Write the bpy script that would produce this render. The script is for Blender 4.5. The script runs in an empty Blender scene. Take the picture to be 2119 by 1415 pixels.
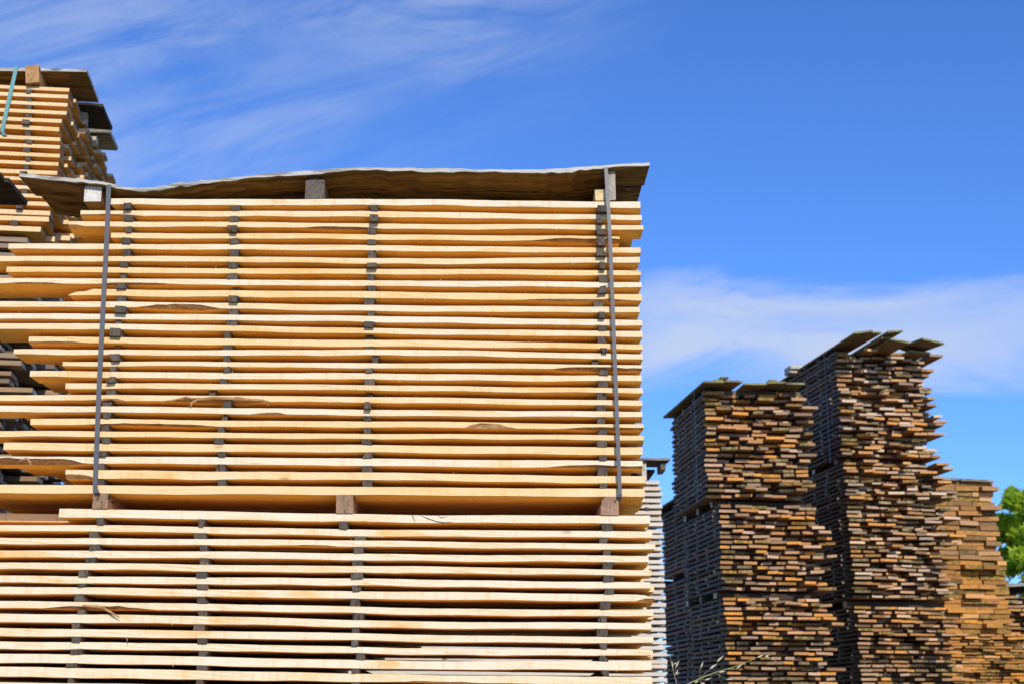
import bpy, math, random
from mathutils import Vector, Matrix
R = random.Random(11)
sc = bpy.context.scene
COL = sc.collection
# ------------------------------------------------------------------ camera
F = 2900.0; CX, CY = 1059.5, 707.5; HOR = 1490.0
TH = math.atan((HOR - CY) / F)
HC = 0.56
cd = bpy.data.cameras.new("camera"); cam = bpy.data.objects.new("camera", cd); COL.objects.link(cam)
cam.location = (0, 0, HC); cam.rotation_euler = (math.pi / 2 + TH, 0, 0)
cd.sensor_width = 36; cd.lens = F / 2119 * 36; cd.clip_start = 0.1; cd.clip_end = 5000
cd.dof.use_dof = True; cd.dof.focus_distance = 6.45; cd.dof.aperture_fstop = 4.5
sc.camera = cam

def ray(px, py):
    x = (px - CX) / F; y = (CY - py) / F
    return Vector((x, math.cos(TH) - y * math.sin(TH), math.sin(TH) + y * math.cos(TH)))
def proj(p):
    x, y, z = p[0], p[1], p[2] - HC
    f = y * math.cos(TH) + z * math.sin(TH); u = -y * math.sin(TH) + z * math.cos(TH)
    return CX + F * x / f, CY - F * u / f
def yaw_vp(vx): return math.atan(-(vx - CX) / F * math.cos(TH))      # rotation about z of a stack whose depth edges run to that vanishing point

class Frame:                                                            # a stack's own axes: u right, v away from the viewer
    def __init__(s, px, dist, vp, py=1000):
        s.yaw = yaw_vp(vp); c, n = math.cos(s.yaw), math.sin(s.yaw)
        s.r = Vector((c, n, 0)); s.d = Vector((-n, c, 0))
        w = ray(px, py); s.o = Vector((w.x / w.y * dist, dist, 0))
    def hit(s, px, py, v=0.0):                                          # point of the plane at depth v seen at a pixel
        w = ray(px, py); k = ((s.o + s.d * v).dot(s.d)) / w.dot(s.d)
        p = w * k
        return (p - s.o).dot(s.r), p.z + HC
    def at(s, u, v, z): return s.o + s.r * u + s.d * v + Vector((0, 0, z))
    def px(s, u, v, z): return proj(s.at(u, v, z))

# ------------------------------------------------------------------ mesh helpers
class Acc:
    def __init__(s): s.v = []; s.f = []; s.m = []; s.t = []
    def add(s, vs, fs, ms, tone):
        b = len(s.v); s.v += vs; s.f += [tuple(b + i for i in f) for f in fs]; s.m += ms; s.t += [tone] * len(vs)
    def merge(s, o, fr):
        s.add([fr.at(*p) for p in o.v], o.f, o.m, (0, 0, 0, 1)); s.t[-len(o.v):] = o.t

def mesh_obj(name, acc, mats, smooth=False):
    me = bpy.data.meshes.new(name); me.from_pydata([tuple(p) for p in acc.v], [], acc.f)
    for m in mats: me.materials.append(m)
    me.polygons.foreach_set("material_index", acc.m)
    a = me.attributes.new("tone", 'FLOAT_COLOR', 'POINT')
    a.data.foreach_set("color", [c for t in acc.t for c in t])
    if smooth: me.polygons.foreach_set("use_smooth", [True] * len(me.polygons))
    me.validate(); me.update()
    o = bpy.data.objects.new(name, me); COL.objects.link(o)
    return o
def place(name, acc, fr, mats, smooth=False):                           # acc in frame coordinates -> object with its own origin
    n = len(acc.v); c = [sum(p[i] for p in acc.v) / n for i in range(3)]
    c[2] = min(p[2] for p in acc.v)
    acc.v = [(p[0] - c[0], p[1] - c[1], p[2] - c[2]) for p in acc.v]
    o = mesh_obj(name, acc, mats, smooth)
    o.location = fr.at(*c); o.rotation_euler = (0, 0, fr.yaw)
    return o
def tag(o, label=None, cat=None, group=None, kind=None):
    if label: o["label"] = label
    if cat: o["category"] = cat
    if group: o["group"] = group
    if kind: o["kind"] = kind
    return o
def child(o, parent):
    o.parent = parent; o.matrix_parent_inverse = Matrix.Identity(4)
    o.location = parent.rotation_euler.to_matrix().inverted() @ (Vector(o.location) - Vector(parent.location))
    o.rotation_euler = (0, 0, o.rotation_euler.z - parent.rotation_euler.z)
    return o
def tone(): return (R.random(), R.random(), R.random(), 1)

def board(u0, u1, v0, v1, z0, z1, axis='v', t=None, ends=1, side=0, warp=.004, jit=.003, n=4, skew=0.0, taper=0.0, edge=None, roll=.002):
    """a sawn board as a slightly warped, knocked-about box; axis = the way its length runs"""
    a = Acc(); vs = []; ph = R.uniform(0, 6.28); am = R.gauss(0, warp); tw = R.gauss(0, warp * .6 if axis == 'u' else roll)
    for i in range(n):
        s = i / (n - 1); dz = am * math.sin(ph + s * 3.0)
        for (p, q) in ((0, 0), (1, 0), (1, 1), (0, 1)):
            j = [R.uniform(-jit, jit) for _ in range(3)]
            zz = (z1 if q else z0) + dz + tw * (p - .5) * (s - .5) * 2 + j[2] * .6
            if axis == 'v':
                u = (u1 if p else u0) + skew * (s - .5) + j[0] + taper * (.5 - p) * s; v = v0 + (v1 - v0) * s + (j[1] if 0 < i < n - 1 else j[1] * .8)
            else:
                v = (v1 if p else v0) + skew * (s - .5) + j[1]; u = u0 + (u1 - u0) * s + j[0]
            vs.append((u, v, zz))
    fs = []; ms = []
    for i in range(n - 1):
        b = i * 4
        for k in range(4):
            k2 = (k + 1) % 4; f = (b + k, b + k2, b + 4 + k2, b + 4 + k)
            fs.append(f if axis == 'u' else f[::-1]); ms.append(edge if (edge is not None and k in (1, 3)) else side)
    e = (n - 1) * 4
    fs.append((3, 2, 1, 0) if axis == 'u' else (0, 1, 2, 3)); ms.append(ends)
    fs.append((e, e + 1, e + 2, e + 3) if axis == 'u' else (e + 3, e + 2, e + 1, e)); ms.append(ends)
    if axis == 'v': fs = fs
    a.add(vs, fs, ms, t or tone()); return a

def edge_board(st, t, wane_mat=1, end_mat=2, face_mat=0):
    """front board from stations (u, vf, vb, zb, zt, wane_h, wane_d): a five-sided section, the fifth side a waney edge"""
    a = Acc(); vs = []; fs = []; ms = []
    for (u, vf, vb, zb, zt, wh, wd, sk) in st:
        vs += [(u, vf, zt), (u, vf, zb + wh), (u + sk * .1, vf + wd, zb), (u + sk, vb, zb), (u + sk, vb, zt)]
    for i in range(len(st) - 1):
        b = i * 5; w = max(st[i][5], st[i + 1][5])
        for k in range(5):
            k2 = (k + 1) % 5
            fs.append((b + k, b + k2, b + 5 + k2, b + 5 + k)); ms.append((wane_mat if w > .0035 else 0) if k == 1 else 0 if k == 0 else face_mat)
    e = (len(st) - 1) * 5
    fs.append((4, 3, 2, 1, 0)); ms.append(end_mat); fs.append(tuple(e + k for k in range(5))); ms.append(end_mat)
    a.add(vs, fs, ms, t); return a

def tube(pts, rad, n=6, flat=1.0):
    a = Acc(); vs = []; fs = []
    P = [Vector(p) for p in pts]
    for i, p in enumerate(P):
        d = (P[min(i + 1, len(P) - 1)] - P[max(i - 1, 0)]).normalized()
        x = d.cross(Vector((0, 1, .13))).normalized(); y = d.cross(x)
        r = rad[i] if isinstance(rad, (list, tuple)) else rad
        for k in range(n):
            an = 2 * math.pi * k / n; vs.append(tuple(p + x * (r * math.cos(an)) + y * (r * flat * math.sin(an))))
    for i in range(len(P) - 1):
        for k in range(n):
            k2 = (k + 1) % n; fs.append((i * n + k, i * n + k2, i * n + n + k2, i * n + n + k))
    fs.append(tuple(range(n))[::-1]); fs.append(tuple((len(P) - 1) * n + k for k in range(n)))
    a.add(vs, fs, [0] * len(fs), tone()); return a

# ------------------------------------------------------------------ materials
class NT:
    def __init__(s, tree): s.t = tree; s.n = tree.nodes; s.l = tree.links
    def new(s, ty, **kw):
        n = s.n.new(ty)
        for k, v in kw.items(): setattr(n, k, v)
        return n
    def link(s, a, b): s.l.new(a, b)
    def val(s, sock, v):
        if hasattr(v, 'is_linked') or isinstance(v, bpy.types.NodeSocket): s.l.new(v, sock)
        else: sock.default_value = v
    def math(s, op, a, b=0.0, c=None, clamp=False):
        n = s.new('ShaderNodeMath', operation=op, use_clamp=clamp)
        s.val(n.inputs[0], a); s.val(n.inputs[1], b)
        if c is not None: s.val(n.inputs[2], c)
        return n.outputs[0]
    def vmath(s, op, a, b):
        n = s.new('ShaderNodeVectorMath', operation=op); s.val(n.inputs[0], a); s.val(n.inputs[1], b); return n.outputs[0]
    def mix(s, f, a, b, bl='MIX'):
        n = s.new('ShaderNodeMix', data_type='RGBA', blend_type=bl); n.clamp_factor = True
        s.val(n.inputs[0], f); s.val(n.inputs[6], a if not isinstance(a, tuple) else (*a, 1)); s.val(n.inputs[7], b if not isinstance(b, tuple) else (*b, 1))
        return n.outputs[2]
    def noise(s, vec, scale=1.0, detail=3.0, rough=.55, dist=0.0):
        n = s.new('ShaderNodeTexNoise'); s.link(vec, n.inputs['Vector']); n.inputs['Scale'].default_value = scale
        n.inputs['Detail'].default_value = detail; n.inputs['Roughness'].default_value = rough; n.inputs['Distortion'].default_value = dist
        return n.outputs['Fac']
    def step(s, x, lo, hi, a=0.0, b=1.0):
        n = s.new('ShaderNodeMapRange', interpolation_type='SMOOTHSTEP'); s.val(n.inputs[0], x)
        n.inputs[1].default_value = lo; n.inputs[2].default_value = hi; n.inputs[3].default_value = a; n.inputs[4].default_value = b
        return n.outputs[0]
    def scl(s, vec, k): return s.vmath('MULTIPLY', vec, k)

def mat(name):
    m = bpy.data.materials.new(name); m.use_nodes = True
    t = NT(m.node_tree); b = m.node_tree.nodes['Principled BSDF']
    b.inputs['Roughness'].default_value = .72; b.inputs['Specular IOR Level'].default_value = .25
    return m, t, b
def coords(t):
    tc = t.new('ShaderNodeTexCoord'); at = t.new('ShaderNodeAttribute', attribute_name='tone')
    sp = t.new('ShaderNodeSeparateColor'); t.link(at.outputs['Color'], sp.inputs[0])
    v = t.vmath('ADD', tc.outputs['Object'], t.scl(at.outputs['Color'], (17.0, 23.0, 31.0)))
    return v, sp.outputs[0], sp.outputs[1], sp.outputs[2]
def bump(t, b, h, strength=.3, dist=.002):
    n = t.new('ShaderNodeBump'); n.inputs['Strength'].default_value = strength; n.inputs['Distance'].default_value = dist
    t.link(h, n.inputs['Height']); t.link(n.outputs[0], b.inputs['Normal'])

def fresh(name, pale, mid, warm, axis='u', knots=True):
    m, t, b = mat(name); v, r, g, bl = coords(t)
    L = (lambda a, c, d: (a, c, d)) if axis == 'u' else (lambda a, c, d: (c, a, d))
    patch = t.noise(t.scl(v, L(2.0, 6, 10)), 1, 5, .62, .8)
    fib = t.noise(t.scl(v, L(6, 160, 260)), 1, 3, .6)
    wv = t.new('ShaderNodeTexWave', wave_type='BANDS', bands_direction='DIAGONAL', wave_profile='SAW')
    t.link(t.scl(v, L(3.2, 30, 46)), wv.inputs[0]); wv.inputs['Scale'].default_value = 1.0; wv.inputs['Distortion'].default_value = 7.0
    wv.inputs['Detail'].default_value = 2.5; wv.inputs['Detail Scale'].default_value = .8
    saw = t.noise(t.scl(v, L(55, 20, 8)), 1, 2, .5)
    c = t.mix(t.step(t.math('ADD', t.math('MULTIPLY', r, .55), t.math('MULTIPLY', patch, .9)), .38, 1.0), pale, mid)
    c = t.mix(t.step(patch, .54, .74, 0, .85), c, warm)
    c = t.mix(t.math('MULTIPLY', t.step(wv.outputs['Fac'], .6, 1.0), t.step(t.noise(t.scl(v, L(2.5, 3, 3)), 1, 2), .4, .65, .1, .95)), c, warm)
    c = t.mix(t.step(fib, .5, .75, 0, .4), c, warm)
    c = t.mix(t.step(saw, .5, .72, 0, .3), c, mid, 'MULTIPLY')
    ck = t.noise(t.scl(v, L(3.0, 90, 130)), 1, 2, .5, .3)
    c = t.mix(t.math('MULTIPLY', t.step(ck, .70, .74, 0, .75), t.step(g, .45, .6)), c, (.30, .15, .06))
    big = t.noise(t.scl(v, L(.6, 2, 2)), 1, 1)
    c = t.mix(t.step(t.math('MULTIPLY', big, bl), .3, .55, 0, .45), c, mid)
    if knots:
        vo = t.new('ShaderNodeTexVoronoi'); t.link(t.scl(v, L(2.6, 7, 9)), vo.inputs['Vector']); vo.inputs['Scale'].default_value = 1
        k = t.step(t.math('ADD', vo.outputs['Distance'], t.math('MULTIPLY', fib, .06)), .045, .13, 1, 0)
        vc = t.new('ShaderNodeSeparateColor'); t.link(vo.outputs['Color'], vc.inputs[0])
        k = t.math('MULTIPLY', k, t.step(vc.outputs[0], .45, .5))
        c = t.mix(t.math('MULTIPLY', k, .65), c, (.30, .13, .045))
        mk = t.noise(t.scl(v, L(4, 26, 60)), 1, 5, .7, 1.2)
        c = t.mix(t.step(mk, .70, .78, 0, .7), c, (.26, .12, .045))
    t.link(c, b.inputs['Base Color'])
    bump(t, b, t.math('ADD', fib, t.math('MULTIPLY', saw, .5)), .35, .0012)
    return m

def weathered(name, cols, axis='v', dirt=.5, moss=.25, dark=.56):
    """cols: three colours picked per board by its tone"""
    m, t, b = mat(name); v, r, g, bl = coords(t)
    L = (lambda a, c, d: (a, c, d)) if axis == 'u' else (lambda a, c, d: (c, a, d))
    if axis == 'e': L = lambda a, c, d: (d, d, d)
    n1 = t.noise(t.scl(v, L(2, 14, 20)), 1, 4, .62, .5); n2 = t.noise(t.scl(v, L(10, 120, 160)), 1, 3, .6)
    c = t.mix(t.step(r, .30, .45), cols[0], cols[1]); c = t.mix(t.step(r, .66, .78), c, cols[2])
    c = t.mix(t.step(n1, .35, .72, 0, dirt), c, tuple(x * .45 for x in cols[0]))
    c = t.mix(t.step(n2, .42, .75, 0, .35), c, tuple(min(1, x * 1.5) for x in cols[1]))
    c = t.mix(t.math('MULTIPLY', t.step(g, .62, .9), t.step(n1, .4, .6, .3, 1)), c, (.13, .12, .03)) if moss else c
    if axis == 'e': c = t.mix(t.step(g, .22, .05, 0, .8), c, tuple(min(.72, x * 1.35 + .06) for x in cols[0]))
    c = t.mix(t.step(bl, .35, 1.0, 0, dark), c, (.05, .035, .023))
    t.link(c, b.inputs['Base Color']); b.inputs['Roughness'].default_value = .85
    bump(t, b, n2, .4, .002)
    return m

def stick_mat(name, a, c2, ring=1.0):
    m, t, b = mat(name); tc = t.new('ShaderNodeTexCoord'); v, r, g, bl = coords(t)
    off = t.new('ShaderNodeCombineXYZ'); t.link(t.math('MULTIPLY', t.math('SUBTRACT', g, .5), .12), off.inputs[0]); t.link(t.math('MULTIPLY', t.math('SUBTRACT', bl, .7), .16), off.inputs[2])
    w = t.new('ShaderNodeTexWave', wave_type='RINGS', rings_direction='Y'); t.link(t.vmath('ADD', tc.outputs['Object'], off.outputs[0]), w.inputs[0])
    w.inputs['Scale'].default_value = 60 * ring; w.inputs['Distortion'].default_value = 2.2; w.inputs['Detail'].default_value = 2; w.inputs['Detail Scale'].default_value = 3
    n = t.noise(t.scl(v, (60, 6, 60)), 1, 4, .65); n2 = t.noise(t.scl(v, (14, 3, 14)), 1, 3, .6); ck = t.noise(t.scl(v, (150, 4, 26)), 1, 2, .5, .6)
    c = t.mix(r, a, c2); c = t.mix(t.step(n2, .4, .65, 0, .6), c, tuple(x * .55 for x in a)); c = t.mix(t.math('MULTIPLY', w.outputs['Fac'], .35), c, tuple(min(1, x * 1.6) for x in c2))
    c = t.mix(t.step(n, .5, .75, 0, .4), c, tuple(min(1, x * 1.5) for x in c2)); c = t.mix(t.step(ck, .60, .66, 0, .85), c, tuple(x * .2 for x in a))
    t.link(c, b.inputs['Base Color']); b.inputs['Roughness'].default_value = .9; bump(t, b, n, .5, .003); return m

def bark_mat():
    m, t, b = mat('bark'); v, r, g, bl = coords(t)
    n = t.noise(t.scl(v, (22, 60, 160)), 1, 5, .7, 1.0); n2 = t.noise(t.scl(v, (6, 10, 12)), 1, 3, .6)
    c = t.mix(t.step(n, .35, .65), (.26, .105, .04), (.66, .40, .18)); c = t.mix(t.step(n2, .5, .7, 0, .8), c, (.42, .17, .055)); c = t.mix(t.step(n, .60, .68, 0, .7), c, (.10, .04, .018))
    t.link(c, b.inputs['Base Color']); b.inputs['Roughness'].default_value = .9; bump(t, b, n, .9, .006); return m

def cover_mat(name, a, c2, dark, moss):
    m, t, b = mat(name); v, r, g, bl = coords(t)
    n1 = t.noise(t.scl(v, (1.5, 16, 16)), 1, 5, .66, 1.6); n2 = t.noise(t.scl(v, (9, 120, 120)), 1, 3, .6); n3 = t.noise(t.scl(v, (1.4, 3, 3)), 1, 3, .6)
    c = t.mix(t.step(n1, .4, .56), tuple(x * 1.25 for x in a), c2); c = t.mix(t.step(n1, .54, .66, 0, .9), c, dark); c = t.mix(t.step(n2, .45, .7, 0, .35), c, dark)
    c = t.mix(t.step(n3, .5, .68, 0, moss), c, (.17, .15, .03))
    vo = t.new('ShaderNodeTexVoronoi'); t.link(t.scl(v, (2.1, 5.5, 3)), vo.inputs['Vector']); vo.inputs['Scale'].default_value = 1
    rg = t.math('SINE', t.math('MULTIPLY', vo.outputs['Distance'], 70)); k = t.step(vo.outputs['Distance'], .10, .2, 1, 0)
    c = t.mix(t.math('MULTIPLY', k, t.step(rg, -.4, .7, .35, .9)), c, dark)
    t.link(c, b.inputs['Base Color']); b.inputs['Roughness'].default_value = .88; bump(t, b, n2, .5, .003); return m

M_FRESH = fresh('fresh_wood', (.80, .69, .50), (.82, .58, .28), (.76, .44, .13))
M_FACE = fresh('fresh_wood_face', (.90, .61, .19), (.84, .52, .13), (.66, .34, .07))
M_FRESH_E = fresh('fresh_wood_end', (.62, .45, .26), (.52, .36, .19), (.42, .26, .12), knots=False)
M_YEL = fresh('yellow_wood', (.82, .62, .36), (.79, .55, .27), (.70, .42, .15))
M_YEL_F = fresh('yellow_wood_face', (.80, .48, .12), (.74, .41, .09), (.58, .28, .05))
FR = None
M_YEL_E = weathered('yellow_wood_end_shaded', ((.30, .22, .14), (.38, .24, .11), (.24, .18, .13)), 'e', .5, 0)  # shade of the stack's right side is put into this darker end colour
M_BARK = bark_mat()
M_STICK = stick_mat('dark_stick', (.056, .044, .034), (.13, .098, .072))
M_STICKP = stick_mat('pale_stick', (.40, .34, .25), (.58, .52, .42))
M_STICKT = stick_mat('tower_stick', (.15, .105, .065), (.32, .24, .155))
M_BEAM = stick_mat('brown_beam', (.26, .15, .085), (.34, .21, .13))
M_BEAMD = stick_mat('bearer_gap_shade', (.05, .036, .024), (.075, .052, .034))  # near-black bearer sides: shade of the gap between packs painted into the colour
M_BEAMG = stick_mat('grey_block', (.10, .082, .066), (.17, .14, .11))
M_BEAMW = stick_mat('bleached_block', (.62, .56, .47), (.74, .70, .60))
M_BEAMS = stick_mat('streaky_block', (.20, .165, .125), (.42, .37, .30))
M_BEAMY = stick_mat('pale_yellow_block', (.66, .45, .20), (.78, .56, .28))
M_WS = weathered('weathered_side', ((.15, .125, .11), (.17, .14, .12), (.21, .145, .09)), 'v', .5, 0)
M_WE = weathered('weathered_end', ((.48, .30, .175), (.54, .26, .10), (.76, .31, .05)), 'e', .5, .3)
M_WF = weathered('weathered_face', ((.28, .165, .085), (.37, .18, .065), (.48, .22, .055)), 'v', .45, 0)
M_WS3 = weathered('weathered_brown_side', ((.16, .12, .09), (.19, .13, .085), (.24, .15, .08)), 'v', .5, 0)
M_WE3 = weathered('weathered_grey_end', ((.52, .36, .235), (.53, .28, .12), (.70, .30, .065)), 'e', .5, .25)
M_OS = weathered('orange_side', ((.36, .17, .06), (.46, .2, .045), (.54, .23, .045)), 'v', .4, 0)
M_OE = weathered('orange_end', ((.50, .225, .06), (.62, .265, .045), (.68, .30, .045)), 'e', .55, .08)
M_OE2 = weathered('brown_orange_end', ((.42, .23, .10), (.50, .235, .07), (.58, .27, .06)), 'e', .55, .12)
M_GS = weathered('silver_grey_side', ((.66, .58, .47), (.70, .61, .50), (.70, .55, .42)), 'u', .3, 0, .12)
M_GE = weathered('silver_grey_end', ((.30, .27, .24), (.34, .29, .24), (.36, .32, .28)), 'e', .5, 0, .3)
M_LS = weathered('dull_grey_side', ((.29, .215, .15), (.34, .245, .16), (.36, .23, .12)), 'u', .5, 0)
M_LE = weathered('blue_grey_end', ((.40, .35, .30), (.46, .40, .34), (.34, .28, .23)), 'e', .4, 0)
M_COV = cover_mat('brown_underside', (.215, .128, .050), (.135, .078, .031), (.034, .022, .012), .5)
M_COVE = cover_mat('bleached_edge', (.44, .42, .37), (.30, .285, .25), (.09, .088, .075), .15)
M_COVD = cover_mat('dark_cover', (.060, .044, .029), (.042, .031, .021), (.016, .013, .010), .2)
M_COVB = cover_mat('brown_tower_cover', (.24, .145, .065), (.16, .095, .04), (.06, .04, .02), .4)
M_COVM = cover_mat('mossy_edge', (.26, .25, .10), (.20, .18, .08), (.08, .07, .04), .6)
M_COVG = cover_mat('grey_cover', (.30, .27, .21), (.23, .2, .155), (.09, .08, .06), .1)
def plain(name, col, rough=.5, metal=0.0, var=.25, sc_=40):
    m, t, b = mat(name); v, r, g, bl = coords(t); n = t.noise(v, sc_, 3, .6)
    t.link(t.mix(t.step(n, .35, .7, 0, var), col, tuple(x * .5 for x in col)), b.inputs['Base Color'])
    b.inputs['Roughness'].default_value = rough; b.inputs['Metallic'].default_value = metal; return m
M_STRAP = plain('grey_strap', (.12, .12, .126), .38, .0, .25)
M_STRAPG = plain('teal_strap', (.14, .34, .33), .3, .0, .2)
M_STRAPD = plain('dark_strap', (.03, .035, .06), .4)

FR = [M_FRESH, M_BARK, M_FRESH_E, M_FACE]
# ------------------------------------------------------------------ labels
ORD = "first second third fourth fifth sixth seventh eighth ninth tenth eleventh twelfth thirteenth fourteenth fifteenth sixteenth seventeenth eighteenth nineteenth twentieth twenty-first twenty-second twenty-third twenty-fourth twenty-fifth twenty-sixth twenty-seventh twenty-eighth twenty-ninth thirtieth thirty-first thirty-second thirty-third thirty-fourth thirty-fifth thirty-sixth thirty-seventh thirty-eighth thirty-ninth fortieth".split()
stuff_fresh = Acc(); stuff_weath = Acc(); stuff_stick = Acc()
W0 = []
def to_stuff(acc, fr, mats):
    idx = []
    for m in mats:
        if m not in W0: W0.append(m)
        idx.append(W0.index(m))
    acc.m = [idx[k] for k in acc.m]; stuff_weath.merge(acc, fr)

# ================================================================== FRONT STACK
A = Frame(1020, 6.2, 1020)
def P(px, py, v=0.0): return A.hit(px, py, v)
# left end px (None = runs out of the picture), right end px, then (top,bottom) at px 250, 900 and the right end
UP = [
 (230, 1325, 411.5, 424, 413.6, 426, 418, 431), (167, 1328, 435.8, 446.5, 439, 451, 446, 456), (142, 1331, 458.6, 469, 463.8, 474.5, 467, 476.5),
 (230, 1282, 482.2, 493, 486, 497, 490.5, 500), (18, 1325.5, 504.6, 515.7, 509.6, 521, 512.6, 523), (-40, 1323.7, 530.5, 541.5, 535, 546.5, 533, 544.7),
 (14, 1326, 553.4, 564.4, 558, 569, 560, 570.6), (-60, 1327.5, 577.5, 588.5, 580.8, 592.8, 585.4, 596), (143, 1328, 599, 612.5, 605.5, 619, 610, 624),
 (-35, 1323.7, 625.5, 637, 632.5, 645, 636.8, 648), (-70, 1328.8, 649.5, 661, 656, 668.6, 662, 674), (-30, 1329.8, 671, 683, 680.5, 692, 686, 698),
 (60, 1330, 698.5, 711, 704.5, 718, 712.8, 722.5), (29, 1330, 723, 734, 724, 736, 732, 743), (130, 1328.4, 748, 757, 751, 762, 754.7, 765),
 (62.5, 1327.6, 768.5, 781, 773.5, 786.5, 776.7, 788), (136, 1330, 792, 803.5, 798, 809, 802, 812), (-45, 1329, 817, 828.5, 822, 834, 827.7, 838.4),
 (-30, 1329, 841, 853.5, 847.5, 860, 852, 863), (63.6, 1332, 867, 879.5, 872.5, 885, 877, 887.5), (-50, 1332, 892.5, 904, 897.5, 908, 900.7, 911),
 (8, 1329.5, 916.5, 932, 922, 937.5, 924, 940), (-60, 1329.7, 944.5, 959, 949, 964.5, 952.6, 967), (136, 1335.6, 972, 989.5, 979, 994, 985, 1000),
 (-55, 1334, 1003, 1020.5, 1008.5, 1025, 1010, 1027)]
LO = [
 (123, 1345, 1054, 1071.5, 1065, 1080.5, 1067, 1083.5), (-60, 1349.6, 1087, 1100, 1096, 1110, 1099, 1112), (-40, 1356, 1112.7, 1125.6, 1119.5, 1132, 1124.5, 1136),
 (-60, 1342, 1138.7, 1153, 1146, 1159.5, 1150, 1163), (-70, 1348, 1165, 1178.6, 1172, 1186, 1178, 1189), (-30, 1346, 1191.5, 1206, 1198.5, 1213, 1204, 1217),
 (-60, 1355, 1215.6, 1230.5, 1224, 1240, 1230.6, 1245), (-45, 1352, 1245, 1259.5, 1258, 1271.5, 1261, 1274), (-65, 1347.5, 1271, 1288, 1285, 1299, 1289, 1302),
 (-50, 1352, 1301, 1317, 1313, 1327.5, 1317, 1329), (-70, 1349, 1328.5, 1343.5, 1340.5, 1353.5, 1343, 1355.5), (-40, 1348, 1355, 1373.5, 1367, 1384, 1368, 1386),
 (-60, 1348.7, 1382, 1402, 1397, 1413, 1399, 1415), (-50, 1350, 1413, 1430, 1425, 1441, 1427, 1443)]
XS = [250, 900]
def edges(d):
    l, r, ta, ba, tb, bb, tc, bc = d
    def y(px, q):
        a, b_, c = ((ta, tb, tc), (ba, bb, bc))[q]
        if px <= 900: return a + (b_ - a) * (px - 250) / 650 * (1.0 if px > 250 else .6)
        return b_ + (c - b_) * (px - 900) / (r - 900)
    return y
# waney stretches: layer -> (px0, px1, height share, depth in metres)
WANE = {('u', 1): [(168, 300, .35, .01)], ('u', 2): [(610, 800, .45, .02), (142, 175, .5, .01)], ('u', 3): [(1090, 1282, .6, .04)], ('u', 7): [(10, 130, .28, .01), (180, 380, .3, .02)],
        ('u', 8): [(1065, 1320, .45, .015)], ('u', 9): [(280, 470, .75, .03)], ('u', 14): [(1130, 1328, .6, .03)], ('u', 17): [(196, 262, .45, .02), (335, 560, .8, .05)],
        ('u', 18): [(520, 600, .4, .01)], ('u', 19): [(955, 1070, .85, .006), (140, 490, .35, .02), (1150, 1331, .45, .02)], ('u', 22): [(-60, 190, .95, .045), (1130, 1329, .4, .02)], ('u', 23): [(136, 200, .5, .02)],
        ('l', 7): [(80, 340, .55, .03)], ('u', 12): [(60, 190, .3, .01)], ('l', 12): [(820, 1010, .25, .01)], ('l', 6): [(1315, 1355, .6, .02)], ('l', 2): [(600, 700, .2, .008)]}
FEAT = {('u', 3): "short at right with dark waney edge", ('u', 8): "with brown bark at its right end", ('u', 9): "with a long bark streak left of centre",
        ('u', 17): "with shaggy hanging bark near the left strap", ('u', 19): "with red-brown bark on its lower edge", ('u', 22): "with thick bark at its left end",
        ('u', 14): "splintered with bark at its right end", ('l', 7): "with a torn bark strip hanging at left", ('l', 0): "with black cracks right of the middle bearer"}
front = []      # (pack, i, u0, u1, zfun, v0)
def smooth01(x): x = max(0, min(1, x)); return x * x * (3 - 2 * x)
widths = {}
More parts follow.
